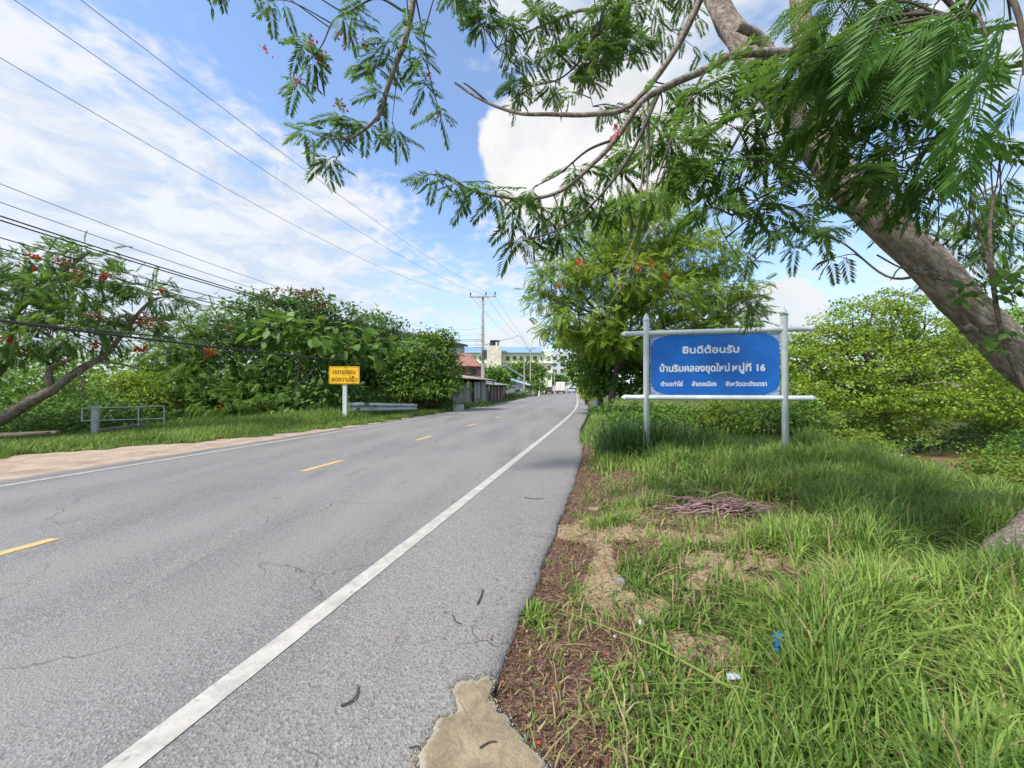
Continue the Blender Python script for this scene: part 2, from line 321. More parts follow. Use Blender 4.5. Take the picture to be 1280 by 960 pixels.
class MB:
    def __init__(s): s.v = []; s.f = []; s.m = []; s.sm = []
    def add(s, vs, fs, m=0, smooth=False):
        b = len(s.v); s.v += [tuple(v) for v in vs]
        for f in fs: s.f.append([i + b for i in f]); s.m.append(m); s.sm.append(smooth)
    def box(s, c, size, rz=0.0, m=0):
        x, y, z = (k / 2 for k in size); cs, sn = math.cos(rz), math.sin(rz)
        vs = [(c[0] + a * x * cs - b * y * sn, c[1] + a * x * sn + b * y * cs, c[2] + d * z) for d in (-1, 1) for a, b in ((-1, -1), (1, -1), (1, 1), (-1, 1))]
        s.add(vs, [(3, 2, 1, 0), (4, 5, 6, 7), (0, 1, 5, 4), (1, 2, 6, 5), (2, 3, 7, 6), (3, 0, 4, 7)], m)
    def wall(s, p0, p1, th, z0, z1, m=0):
        p0 = Vector(p0[:2]); p1 = Vector(p1[:2]); d = p1 - p0; c = (p0 + p1) / 2
        s.box((c.x, c.y, (z0 + z1) / 2), (d.length, th, z1 - z0), math.atan2(d.y, d.x), m)
    def beam(s, a, b, w, h, m=0):
        a = Vector(a); b = Vector(b); t = (b - a).normalized(); u = t.cross(Vector((0, 0, 1)))
        u = (u if u.length > 0.05 else Vector((1, 0, 0))).normalized(); w_ = u.cross(t)
        vs = [q + u * (i * w / 2) + w_ * (j * h / 2) for q in (a, b) for i, j in ((-1, -1), (1, -1), (1, 1), (-1, 1))]
        s.add(vs, [(3, 2, 1, 0), (4, 5, 6, 7), (0, 1, 5, 4), (1, 2, 6, 5), (2, 3, 7, 6), (3, 0, 4, 7)], m)
    def tube(s, pts, rad, n=8, m=0, smooth=True, jit=0.0, cap=True):
        pts = [Vector(p) for p in pts]; k = len(pts)
        if not hasattr(rad, '__len__'): rad = [rad] * k
        t0 = (pts[1] - pts[0]).normalized(); u = t0.orthogonal().normalized(); vs = []; ph = random.random() * 9
        for i in range(k):
            t = (pts[min(i + 1, k - 1)] - pts[max(i - 1, 0)]).normalized()
            u = (u - t * u.dot(t)).normalized(); w = t.cross(u)
            for j in range(n):
                a = 2 * math.pi * j / n
                r = rad[i] * (1 + jit * mnoise.noise(Vector((math.cos(a) * 1.5 + ph, math.sin(a) * 1.5, i * 0.35))))
                vs.append(pts[i] + (u * math.cos(a) + w * math.sin(a)) * r)
        fs = [(i * n + j, i * n + (j + 1) % n, (i + 1) * n + (j + 1) % n, (i + 1) * n + j) for i in range(k - 1) for j in range(n)]
        s.add(vs, fs, m, smooth)
        if cap: s.add(vs[:n], [tuple(range(n))[::-1]], m); s.add(vs[-n:], [tuple(range(n))], m)
    def lathe(s, base, prof, n=16, m=0, axis=(0, 0, 1)):
        ax = Vector(axis).normalized(); u = ax.orthogonal().normalized(); w = ax.cross(u); base = Vector(base)
        vs = [base + ax * h + (u * math.cos(2 * math.pi * j / n) + w * math.sin(2 * math.pi * j / n)) * r for r, h in prof for j in range(n)]
        k = len(prof)
        s.add(vs, [(i * n + j, i * n + (j + 1) % n, (i + 1) * n + (j + 1) % n, (i + 1) * n + j) for i in range(k - 1) for j in range(n)], m, True)
    def prism(s, poly, off, m=0):
        """poly: ordered 3D loop, off: extrusion vector"""
        n = len(poly); off = Vector(off); vs = [Vector(p) for p in poly]; vs += [v + off for v in vs]
        s.add(vs, [tuple(range(n))[::-1], tuple(range(n, 2 * n))] + [(i, (i + 1) % n, n + (i + 1) % n, n + i) for i in range(n)], m)
    def sheet(s, rows, m=0, smooth=False):
        n = len(rows[0]); vs = [v for r in rows for v in r]
        s.add(vs, [(i * n + j, i * n + j + 1, (i + 1) * n + j + 1, (i + 1) * n + j) for i in range(len(rows) - 1) for j in range(n - 1)], m, smooth)
    def ell(s, c, r, m=0, seg=12, rings=8, rz=0.0, jit=0.0):
        vs = []; ph = random.random() * 30
        for i in range(rings + 1):
            th = math.pi * i / rings
            for j in range(seg):
                a = 2 * math.pi * j / seg; q = Vector((math.sin(th) * math.cos(a), math.sin(th) * math.sin(a), math.cos(th)))
                k = 1 + jit * mnoise.noise(q * 1.6 + Vector((ph, 0, 0))); x, y, z = q.x * r[0] * k, q.y * r[1] * k, q.z * r[2] * k
                vs.append((c[0] + x * math.cos(rz) - y * math.sin(rz), c[1] + x * math.sin(rz) + y * math.cos(rz), c[2] + z))
        s.add(vs, [(i * seg + j, (i + 1) * seg + j, (i + 1) * seg + (j + 1) % seg, i * seg + (j + 1) % seg) for i in range(rings) for j in range(seg)], m, True)
    def build(s, name, mats, parent=None, bevel=0.0):
        me = bpy.data.meshes.new(name); me.from_pydata(s.v, [], s.f)
        for m in (mats if isinstance(mats, (list, tuple)) else [mats]): me.materials.append(m)
        me.polygons.foreach_set('material_index', s.m); me.polygons.foreach_set('use_smooth', s.sm); me.update()
        o = link(name, me, parent)
        if bevel:
            b = o.modifiers.new('bevel', 'BEVEL'); b.width = bevel; b.segments = 2; b.limit_method = 'ANGLE'
        return o

def catmull(pts, sub=6):
    pts = [Vector(p) for p in pts]
    if len(pts) < 3: return [pts[0].lerp(pts[-1], i / sub) for i in range(sub + 1)]
    q = [pts[0] * 2 - pts[1]] + pts + [pts[-1] * 2 - pts[-2]]; out = []
    for i in range(1, len(q) - 2):
        a, b, c_, d = q[i - 1:i + 3]
        for k in range(sub):
            t = k / sub
            out.append(0.5 * ((2 * b) + (c_ - a) * t + (2 * a - 5 * b + 4 * c_ - d) * t * t + (3 * b - a - 3 * c_ + d) * t ** 3))
    out.append(pts[-1]); return out
def radii(n, r0, r1, p=1.0): return [r0 + (r1 - r0) * (i / (n - 1)) ** p for i in range(n)]

# ---- mass meshes of leaves and blades, assembled in numpy
class Mass:
    def __init__(s): s.v = []; s.q = []; s.t = []; s.m = []; s.n = 0
    def add(s, V, Q, tint, mi=0):
        """V (k,3), Q (f,4) indices, tint (f,)"""
        s.v.append(V); s.q.append(Q + s.n); s.t.append(tint); s.m.append(np.full(len(Q), mi, np.int32)); s.n += len(V)
    def inst(s, tmpl, pos, rot, scale, tint, mi=0, tvar=0.12):
        """template (V,Q) at N places: rot (N,3,3), scale (N,), tint (N,)"""
        V, Q = tmpl; N = len(pos)
        if N == 0: return
        W = np.einsum('nij,vj->nvi', rot, V) * scale[:, None, None] + pos[:, None, :]
        QQ = (Q[None] + (np.arange(N) * len(V))[:, None, None]).reshape(-1, 4)
        tt = np.repeat(tint, len(Q)) + rng.normal(0, tvar, N * len(Q))
        s.add(W.reshape(-1, 3), QQ, np.clip(tt, 0, 1), mi)
    def tube(s, pts, rad, n=5, mi=0):
        b = MB(); b.tube(pts, rad, n, cap=False); s.add(np.array([tuple(v) for v in b.v]), np.array(b.f), np.full(len(b.f), .5), mi)
    def build(s, name, mats, parent=None, smooth=False):
        V = np.concatenate(s.v).astype(np.float32); Q = np.concatenate(s.q).astype(np.int32); T = np.concatenate(s.t).astype(np.float32); MI = np.concatenate(s.m)
        me = bpy.data.meshes.new(name); me.vertices.add(len(V)); me.vertices.foreach_set('co', V.ravel())
        me.loops.add(Q.size); me.loops.foreach_set('vertex_index', Q.ravel())
        me.polygons.add(len(Q)); me.polygons.foreach_set('loop_start', np.arange(0, Q.size, 4, dtype=np.int32))
        try: me.polygons.foreach_set('loop_total', np.full(len(Q), 4, np.int32))
        except Exception: pass
        for m in (mats if isinstance(mats, (list, tuple)) else [mats]): me.materials.append(m)
        me.polygons.foreach_set('material_index', MI)
        if smooth: me.polygons.foreach_set('use_smooth', np.ones(len(Q), bool))
        a = me.attributes.new('tint', 'FLOAT', 'FACE'); a.data.foreach_set('value', T)
        me.update(calc_edges=True); me.validate()
        return link(name, me, parent)

def norm(a): return a / np.maximum(np.linalg.norm(a, axis=-1, keepdims=True), 1e-9)
def frames(fwd, up):
    """matrices whose columns are x (side), y (fwd), z (normal)"""
    y = norm(fwd); x = norm(np.cross(y, up)); z = np.cross(x, y); return np.stack([x, y, z], -1)

def compound_leaf(pairs, plen, pw, droop, comb=0, seed=0):
    """bipinnate leaf of length 1 along +y; each pinna a narrow blade or a comb of leaflets"""
    r = random.Random(seed); V = []; Q = []
    def rach(t): return np.array([0.03 * math.sin(3 * t + seed), t * (1 - 0.12 * droop * t), -droop * t * t * 0.55])
    def quad(a, b, c_, d): k = len(V); V.extend([a, b, c_, d]); Q.append([k, k + 1, k + 2, k + 3])
    pr = rach(0)
    for i in range(1, 7):
        q = rach(i / 6); w = 0.007 * (1.2 - i / 6); quad(pr + [-w, 0, 0], pr + [w, 0, 0], q + [w, 0, 0], q + [-w, 0, 0]); pr = q
    for i in range(pairs):
        t = 0.16 + 0.84 * (i + 0.3) / pairs; o = rach(t); ln = plen * (0.55 + 0.75 * math.sin(math.pi * min(1, 0.12 + 0.80 * t)) ** 0.8) * r.uniform(0.85, 1.1)
        for sd in (-1, 1):
            an = R(58 - 22 * t) + r.uniform(-.12, .12); d = np.array([sd * math.sin(an), math.cos(an), 0.12 - 0.45 * droop * t - r.uniform(0, .35)]); d /= np.linalg.norm(d)
            nrm = np.array([0.25 * sd, 0, 1.0]); side = np.cross(d, nrm); side /= np.linalg.norm(side)
            e = o + d * ln; sag = np.array([0, 0, -ln * 0.18])
            if not comb:
                a = o + d * ln * 0.06; b = o + d * ln * 0.45 + side * pw + sag * .2; c_ = o + d * ln * 0.45 - side * pw + sag * .2; quad(a, b, e + sag, c_)
            else:
                for k in range(comb):
                    u = (k + 0.5) / comb; c0 = o + d * ln * u + sag * u * u; hw = pw * 1.25 * (1 - 0.55 * u ** 2); st = d * ln / comb
                    for s2 in (-1, 1):
                        tip = c0 + side * s2 * hw + d * hw * 0.55 - np.array([0, 0, hw * 0.25])
                        quad(c0 - st * 0.55, c0 + (tip - c0) * 0.75 - st * 0.40, tip, c0 + (tip - c0) * 0.6 + st * 0.55)
    return np.array(V), np.array(Q)
LEAF_LOW = [compound_leaf(10, 0.25, 0.036, dr, 0, i) for i, dr in enumerate((0.3, 0.7, 1.1))]
LEAF_MED = [compound_leaf(13, 0.23, 0.032, dr, 0, i) for i, dr in enumerate((0.1, 0.3, 0.6, 0.9))]
LEAF_FINE = [compound_leaf(15, 0.22, 0.024, dr, 6, i) for i, dr in enumerate((0.15, 0.4, 0.7, 1.0))]
LEAF_NEAR = [compound_leaf(24, 0.22, 0.0145, dr, 0, i) for i, dr in enumerate((0.5, 0.9, 1.3))]
def card(w, fold=0.12, bend=0.15):   # simple pointed leaf of two folded halves
    V = np.array([[0, 0, 0], [w * .8, .35, fold * w], [w * .6, .72, fold * w - bend * .4], [0, 1, -bend], [-w * .6, .72, fold * w - bend * .4], [-w * .8, .35, fold * w], [0, .5, -bend * .2]])
    return V, np.array([[0, 1, 2, 6], [6, 2, 3, 4], [0, 6, 4, 5]])
CARD = (np.array([[0, 0, 0], [.30, .45, .05], [0, 1, -.12], [-.30, .45, .05]]), np.array([[0, 1, 2, 3]]))
CARD_SLIM = (np.array([[0, 0, 0], [.17, .45, .04], [0, 1, -.15], [-.17, .45, .04]]), np.array([[0, 1, 2, 3]]))
NEEDLE = (np.array([[0, 0, 0], [.05, .5, .03], [0, 1, -.05], [-.05, .5, .03]]), np.array([[0, 1, 2, 3]]))
BROAD = card(0.42)

def crown_points(clumps, n, sub=26, spread=0.30, flat=1.0):
    """leaf positions gathered round sub-clumps in the outer volume of each ellipsoid; returns pos, outward dirs and a per-subclump tint"""
    vol = np.array([c[1][0] * c[1][1] * c[1][2] for c in clumps]) ** 0.72; vol /= vol.sum(); PP = []; OO = []; TT = []
    for (c_, r), w in zip(clumps, vol):
        k = max(8, int(n * w)); ns = max(4, int(sub * len(clumps) * w)); c_ = np.array(c_); r = np.array(r)
        u = norm(rng.normal(size=(ns, 3))); rad = rng.uniform(0.35, 1.0, ns) ** 0.55; u[:, 2] *= flat
        sc_ = u * rad[:, None]; idx = rng.integers(0, ns, k); base_t = rng.uniform(0.15, 0.75, ns)
        rel = sc_[idx] + rng.normal(size=(k, 3)) * spread * np.array([1, 1, 0.7]) * rng.uniform(.6, 1.2, ns)[idx][:, None]
        PP.append(c_ + rel * r); OO.append(norm(rel / r + 1e-6)); TT.append(base_t[idx])
    return np.concatenate(PP), np.concatenate(OO), np.concatenate(TT)

def foliage(mass, clumps, n, tmpl, size, mi=0, sub=26, spread=0.3, up=0.6, droop=0.2, flat=1.0, tb=0.0, ground=None):
    pos, out, tint = crown_points(clumps, n, sub, spread, flat)
    if ground is not None:
        k = pos[:, 2] > ground; pos, out, tint = pos[k], out[k], tint[k]
    N = len(pos); fwd = norm(out * np.array([1, 1, .5]) + rng.normal(size=(N, 3)) * 0.6 - np.array([0, 0, droop]))
    upv = norm(np.array([0, 0, up]) + out * 0.5 + rng.normal(size=(N, 3)) * 0.35)
    sz = size * rng.uniform(0.65, 1.25, N); tint = np.clip(tint + tb + rng.normal(0, .12, N), 0, 1)
    tm = tmpl if isinstance(tmpl, list) else [tmpl]; w = rng.integers(0, len(tm), N)
    for i, T in enumerate(tm):
        k = w == i; mass.inst(T, pos[k], frames(fwd[k], upv[k]), sz[k], tint[k], mi)
    return pos

def limbs(b, base, top, r, clumps, n=9, m=0, per=1, wob=0.25):
    """tapered trunk from base to top, then a curved limb into each clump with twigs"""
    base = Vector(base); top = Vector(top); h = (top - base).length
    mid = base.lerp(top, .5) + Vector((random.uniform(-1, 1), random.uniform(-1, 1), 0)) * h * 0.06
    tr = catmull([base - Vector((0, 0, .15)), base.lerp(mid, .3), mid, top], 4); b.tube(tr, [r * 1.35] + radii(len(tr) - 1, r, r * .68), n, m, jit=.2)
    for c_, rr in clumps:
        c_ = Vector(c_)
        for _ in range(per):
            s = tr[random.randint(len(tr) * 2 // 3, len(tr) - 1)]; e = c_ + Vector((random.uniform(-.4, .4) * rr[0], random.uniform(-.4, .4) * rr[1], random.uniform(0, .4) * rr[2]))
            md = s.lerp(e, .5) + Vector((random.uniform(-1, 1), random.uniform(-1, 1), random.uniform(-.3, 1))) * (e - s).length * wob * .6
            lp = catmull([s, md, e], 6); b.tube(lp, radii(len(lp), r * .45, r * .10), 6, m, jit=.15)
            for _k in range(4):
                q = lp[random.randint(4, len(lp) - 1)]; e2 = c_ + Vector(tuple(random.uniform(-.85, .85) * k for k in rr)); md2 = q.lerp(e2, .5) + Vector((0, 0, random.uniform(0, .25) * (e2 - q).length))
                b.tube(catmull([q, md2, e2], 4), radii(9, r * .16, r * .035), 5, m)

def PC(px, py, d, rx, ry, rd=None):
    """clump: centre seen at a pixel at depth d, with radii given in pixels there"""
    p = P(px, py, d); a = rx / F * d; return (tuple(p), (a, rd if rd else a * .85, ry / F * d))

# ------------------------------------------------------------------ terrain and road
def bend(d): return -.085 * ((np.sqrt((d - 24) ** 2 + 100) + (d - 24)) / 2 - 1.2)
def rx(d):
    d = np.asarray(d, float); return .25 * d + np.where(d > 4, bend(np.maximum(d, 4)), bend(4.0))
EDGE_R, LINE_R, MID, LINE_L, EDGE_L = -.55, -1.80, -5.15, -8.68, -9.25
def sst(a, lo, hi): t = np.clip((a - lo) / (hi - lo), 0, 1); return t * t * (3 - 2 * t)
def terrain(x, y):
    x = np.asarray(x, float); y = np.asarray(y, float); r = rx(np.clip(y, -20, 400)); e = x - (r + EDGE_R); l = (r + EDGE_L) - x
    z = np.full(np.broadcast(x, y).shape, -0.10)
    near = sst(40 - y, 0, 12)
    right = -0.045 + .05 * sst(e, .1, 1.2) + 0.03 * np.sin(x * 2.1 + y * 1.3) * sst(e, .3, 1) + 0.02 * np.sin(x * 5.3 - y * 4.1) * sst(e, .3, 1)
    right = right - (0.95 * sst(e, 4.6, 8.6) + 0.75 * sst(e, 8.2, 10.5) * sst(y, 6, 8.5)) * sst(30 - y, 0, 10) + 1.2 * sst(e, 15, 19) * sst(30 - y, 0, 10)
    left = -0.025 - 0.25 * sst(l, 3.2, 6.0) * sst(40 - y, 0, 10)
    z = np.where(e > 0, right, z); z = np.where(l > 0, left, z)
    z = np.where(e > 0, z + (-.06 - z) * (1 - near) * .7, z)
    return z
def gz(x, y): return float(terrain(x, y))
def topx(x, y, z=0.0): return 640 + x / y * F, HZ + (EYE - z) / y * F
def clump_noise(x, y, s, seed): # cheap smooth noise in numpy
    o = np.zeros(np.broadcast(x, y).shape); r = np.random.default_rng(seed)
    for k in range(7): a = r.uniform(0, 6.28); f = s * r.uniform(.5, 1.9); o += np.sin((x * math.cos(a) + y * math.sin(a)) * f + r.uniform(0, 6.28))
    return o / 7 ** .5
def ell_mask(px, py, lst, x=0, y=0):
    m = np.zeros_like(px); px = px + 13 * clump_noise(x, y, 7, 51) + 7 * clump_noise(x, y, 21, 52); py = py + 7 * clump_noise(x, y, 7, 53) + 4 * clump_noise(x, y, 21, 54)
    for (cx, cy, a, b) in lst:
        q = ((px - cx) / a) ** 2 + ((py - cy) / b) ** 2; m = np.maximum(m, np.clip(1.5 - q * .75, 0, 1))
    return m
SAND = [(790, 668, 70, 24), (735, 695, 34, 30), (945, 716, 78, 16), (860, 668, 85, 13), (875, 806, 46, 18), (715, 640, 22, 30), (1015, 762, 56, 10), (760, 740, 30, 22), (800, 760, 30, 20), (770, 615, 50, 10)]
LIT = [(888, 638, 66, 20), (1015, 732, 84, 22), (770, 800, 36, 26), (685, 880, 48, 50), (655, 825, 32, 45), (696, 745, 18, 45), (740, 605, 50, 16), (710, 930, 62, 52), (800, 692, 30, 16), (870, 915, 34, 16), (900, 650, 90, 12), (960, 860, 20, 8)]
THIN = [(800, 690, 130, 75), (800, 790, 130, 70), (930, 740, 170, 40), (740, 860, 110, 90), (880, 650, 120, 40), (890, 830, 90, 40)]
def masks(x, y):
    r = rx(np.clip(y, -20, 400)); e = x - (r + EDGE_R); l = (r + EDGE_L) - x
    yy = np.maximum(y, 0.6); px = 640 + x / yy * F; py = HZ + EYE / yy * F
    wob = .10 * np.sin(y * 5.1) + .06 * np.sin(y * 11 + x * 7) + .05 * np.sin(x * 17)
    near = (y > 0.5) & (y < 9)
    sand = np.where(near & (e > 0), ell_mask(px, py, SAND, x, y), 0)
    strip = np.where(e > 0, 1 - sst(e + wob + .14 * clump_noise(x, y, 4, 61), .12, .38), 0) * np.where(y < 40, 1, 0)
    lit = np.maximum(np.where(near & (e > 0), ell_mask(px, py, LIT, x, y), 0), strip)
    dw = np.interp(y, [6, 8, 9, 10, 11.5, 14, 17], [3.6, 3.3, 2.7, 1.85, 1.05, .55, .32])
    dirt = np.where(l > -0.3, 1 - sst(l + wob * 2, dw - .35, dw + .25), 0) * np.where(y < 90, 1, 0)
    return sand, lit, dirt

xs = np.unique(np.concatenate([np.linspace(-900, -60, 15), np.linspace(-60, -16, 23), np.linspace(-16, -1.5, 75), np.linspace(-1.5, 6.5, 135), np.linspace(6.5, 20, 46), np.linspace(20, 60, 20), np.linspace(60, 900, 14)]).round(3))
ys = np.unique(np.concatenate([np.linspace(-40, 0, 10), np.linspace(0, 1, 5), np.linspace(1, 9, 135), np.linspace(9, 20, 75), np.linspace(20, 60, 60), np.linspace(60, 200, 40), np.linspace(200, 2500, 14)]).round(3))
GX, GY = np.meshgrid(xs, ys); GZ = terrain(GX, GY)
r_ = np.random.default_rng(3); GZ = GZ + np.where((GX > rx(np.clip(GY, -20, 400)) - .5) & (GY < 10), r_.normal(0, .006, GX.shape), 0)
me = bpy.data.meshes.new('ground'); nx = len(xs); V = np.stack([GX, GY, GZ], -1).reshape(-1, 3)
ii = (np.arange(len(ys) - 1)[:, None] * nx + np.arange(nx - 1)[None]).ravel(); Q = np.stack([ii, ii + 1, ii + nx + 1, ii + nx], -1)
me.from_pydata(V.tolist(), [], Q.tolist()); me.polygons.foreach_set('use_smooth', np.ones(len(Q), bool))
for nm, arr in zip(('sand', 'litter', 'dirt'), masks(GX, GY)):
    a = me.attributes.new(nm, 'FLOAT', 'POINT'); a.data.foreach_set('value', arr.ravel().astype(np.float32))
me.materials.append(M['ground']); tag(link('ground', me), kind='structure')

# asphalt ribbon with a broken right-hand edge
ds = np.unique(np.concatenate([np.linspace(-12, 0, 13), np.arange(0, 12, .09), np.arange(12, 30, .5), np.arange(30, 330, 4)]))
rows = []; att = []; offs = []
for d in ds:
    w = .035 * mnoise.noise(Vector((0, d * 2.3, 1))) + .022 * mnoise.noise(Vector((0, d * 8, 5))) if d < 30 else 0
    w2 = .10 * mnoise.noise(Vector((3, d * 1.3, 1)))
    r = float(rx(d)); er = r + EDGE_R + w + .05 * math.exp(-((d - 6) / 3) ** 2) - .35 * float(sst(d, 8, 14)); el = r + EDGE_L + w2
    cuts = [(el - .10, -.10), (el, -.012), (el + .25, 0)] + [(el + .25 + (er - .3 - el - .25) * k / 30, 0) for k in range(1, 30)] + [(er - .3, 0), (er - .10, -.002), (er - .02, -.010), (er, -.035), (er + .012, -.14)]
    rows.append([(x, d, z) for x, z in cuts]); offs += [x - r for x, z in cuts]; att += [float(sst(x - r, LINE_R - .1, LINE_R + .4)) for x, z in cuts]
b = MB(); b.sheet(rows, 0, True); road = b.build('road', M['asphalt']); tag(road, kind='structure')
tk = np.array([max(math.exp(-((c_ - o) / .38) ** 2) for o in (-2.75, -4.25, -6.15, -7.75)) for c_ in offs], np.float32)
a = road.data.attributes.new('track', 'FLOAT', 'POINT'); a.data.foreach_set('value', tk)
a = road.data.attributes.new('shoulder', 'FLOAT', 'POINT'); a.data.foreach_set('value', np.array(att, np.float32))

def ribbon(name, off, width, d0, d1, m, step=.12, wob=.006):
    rr = []; d = d0
    while d <= d1 + 1e-6:
        c_ = float(rx(d)) + off; k = wob * mnoise.noise(Vector((off, d * 9, 2))); k2 = wob * mnoise.noise(Vector((off, d * 9, 7)))
        rr.append([(c_ - width / 2 + k, d, .004), (c_ + width / 2 + k2, d, .004)]); d += step if d < 20 else step * 12
    q = MB(); q.sheet(rr, 0); return tag(q.build(name, m), kind='structure')
ribbon('edge_marking', LINE_R, .135, -6, 200, M['line_white'])
ribbon('edge_marking', LINE_L, .125, -6, 200, M['line_white'])
d = 2.62 - 3.87 * 2
while d < 150:
    ribbon('centre_marking', MID, .115, d, d + .97, M['line_yellow'], .097); d += 3.87

# spilled concrete at the pavement edge
out = [(530, 955), (524, 938), (538, 925), (546, 905), (556, 893), (572, 885), (570, 868), (563, 856), (580, 850), (596, 846), (612, 842), (617, 853), (612, 868), (622, 884), (640, 905), (664, 930), (690, 965), (715, 1010), (700, 1060), (560, 1060), (520, 1010)]
loop = [G(*p) for p in out]; cc = sum(loop, Vector()) / len(loop); fine = []
for i, p in enumerate(loop):
    q = loop[(i + 1) % len(loop)]
    for k in range(6):
        s = p.lerp(q, k / 6); fine.append(s + (s - cc).normalized() * (.026 * mnoise.noise(s * 14) + .016 * mnoise.noise(s * 45) + .008 * mnoise.noise(s * 110)))
q = MB(); rings = []
for f, z, in ((1.02, -.01), (1.0, .004), (.93, .008), (.80, .011), (.55, .012), (.25, .012), (0.0, .012)):
    rings.append([(cc.x + (p.x - cc.x) * f, cc.y + (p.y - cc.y) * f, z + .004 * mnoise.noise(p * 9 * max(f, .1))) for p in fine + fine[:1]])
q.sheet(rings, 0, True); slab = tag(q.build('concrete_pavement', M['slab']), kind='structure')
a = slab.data.attributes.new('rim', 'FLOAT', 'POINT'); n_ = len(fine) + 1
a.data.foreach_set('value', np.repeat(np.array([1, 1, .75, .25, 0, 0, 0], np.float32), n_))

q = MB(); q.sheet([[(7.0, 7, -1.06), (26, 7, -1.06)], [(7.0, 26, -1.06), (26, 26, -1.06)]]); tag(q.build('canal_water', M['water']), kind='structure')

# ------------------------------------------------------------------ blue welcome sign
A = P(808, 485.5, 7.35); B = P(981, 485.5, 6.85); u = (B - A); u.z = 0; span = u.length; u.normalize(); nrm = Vector((u.y, -u.x, 0))
sgn = thing('welcome_sign', 'blue village welcome board with white Thai lettering in a pale pipe frame', 'sign', (A + (B - A) / 2).xy.to_3d())
for p, top in ((A, P(808, 396, 7.35).z), (B, P(981, 389, 6.85).z)):
    q = MB(); z0 = gz(p.x, p.y) - .15
    q.lathe((p.x, p.y, z0), [(.0, 0), (.056, 0), (.056, top - z0 - .07)], 18); post = q.build('post', M['frame_paint'], sgn)
    q = MB(); q.lathe((p.x, p.y, top - .075), [(.056, 0), (.066, .004), (.068, .02), (.058, .03), (.054, .05), (.040, .085), (.018, .13), (.0, .155)], 18); q.build('finial', M['frame_paint'], sgn)
def along(px, py): # point of the sign plane seen at px
    k = (px - 640) / F; t = (k * A.y - A.x) / (u.x - k * u.y); return A + u * t
zt0, zt1 = P(808, 415.5, 7.35).z, P(981, 412.5, 6.85).z; zb0, zb1 = P(808, 496, 7.35).z, P(981, 498.5, 6.85).z
for za, zb in ((zt0, zt1), (zb0, zb1)):
    zc = (za + zb) / 2; e0 = along(783, 0); e1 = along(1013, 0); q = MB()
    q.tube([(e0.x, e0.y, zc), (e1.x, e1.y, zc)], .047, 16); q.build('rail', M['frame_paint'], sgn)
    for e, s in ((e0, -1), (e1, 1)):
        q = MB(); q.lathe((e.x, e.y, zc), [(.047, 0), (.056, .003), (.057, .02), (.046, .035), (.026, .075), (0, .10)], 16, axis=u * s); q.build('finial', M['frame_paint'], sgn)
zt = (zt0 + zt1) / 2; zb = (zb0 + zb1) / 2; bz0, bz1 = zb + .052, zt - .052; bx0, bx1 = .075, span - .075
def sp(a, z, off): return A + u * a + nrm * off + Vector((0, 0, z - A.z))
q = MB(); q.prism([sp(bx0, bz0, -.02), sp(bx1, bz0, -.02), sp(bx1, bz1, -.02), sp(bx0, bz1, -.02)], nrm * .018); board = q.build('panel', M['filigree'], sgn)
cy = .30; pts = []
W_, H_ = (bx1 - bx0) / 2, (bz1 - bz0) / 2; ca, cz = (bx0 + bx1) / 2, (bz0 + bz1) / 2
for sx, sz_, a0 in ((1, 1, 0), (-1, 1, 90), (-1, -1, 180), (1, -1, 270)):   # blue field reaching the edges, its corners cut round
    for k in range(10):
        t = R(a0 + 10 * k); pts.append(sp(ca + sx * (W_ - .006 - .33) + .33 * math.cos(t), cz + sz_ * (H_ - .006 - .25) + .25 * math.sin(t), .001))
q = MB(); q.prism(pts, nrm * .004); field = q.build('blue_field', M['sign_blue'], board); field.location = (0, 0, 0)
def text_part(lines, place, mat, parent, name='lettering', bold=.010, dz=.003):
    for ln in lines: text_line([ln], place, mat, parent, name, bold, dz)
def text_line(lines, place, mat, parent, name, bold, dz):
    """Thai lettering as one mesh: lines of (text, centre, height, width); place(a, z, off) gives world points"""
    b = MB()
    for (txt, a0, z0, size, width, marks) in lines:
        cu = bpy.data.curves.new('lettering', 'FONT'); cu.body = txt; cu.align_x = 'CENTER'; cu.resolution_u = 4
        to = bpy.data.objects.new('lettering', cu); COL.objects.link(to); bpy.context.view_layer.update()
        dg = bpy.context.evaluated_depsgraph_get(); tm = bpy.data.meshes.new_from_object(to.evaluated_get(dg))
        xsv = [v.co.x for v in tm.vertices]; x0, x1 = min(xsv), max(xsv); kx = width / (x1 - x0); xm = (x0 + x1) / 2
        vs0 = [(v.co.x, v.co.y) for v in tm.vertices]; fs = [tuple(p.vertices) for p in tm.polygons]
        bd = bold / size
        for i, (ox, oy) in enumerate(((0, 0), (bd, 0), (-bd, 0), (0, bd), (0, -bd), (bd * .7, bd * .7), (-bd * .7, -bd * .7), (bd * .7, -bd * .7), (-bd * .7, bd * .7))):
            b.add([place(a0 + (x + ox * size / kx * 1.0 - xm) * kx, z0 + (y + oy) * size, dz + i * .0002) for x, y in vs0], fs)
        for (fx, fy, h) in marks:
            for i, w in enumerate((0, 1)):
                b.add([place(a0 + (fx - .5) * width + dx, z0 + fy * size + dy, dz + .002) for dx, dy in ((-bold * 1.3, 0), (bold * 1.3, 0), (bold * 1.3, h * size), (-bold * 1.3, h * size))], [(0, 1, 2, 3)])
        COL.objects.unlink(to); bpy.data.objects.remove(to); bpy.data.meshes.remove(tm)
    o = b.build(name, mat, parent); o.location = (0, 0, 0); return o
def zpix(py, a): return EYE + (HZ - py) / F * (A + u * a).y
sc_ = (bx1 - bx0) / 163.0
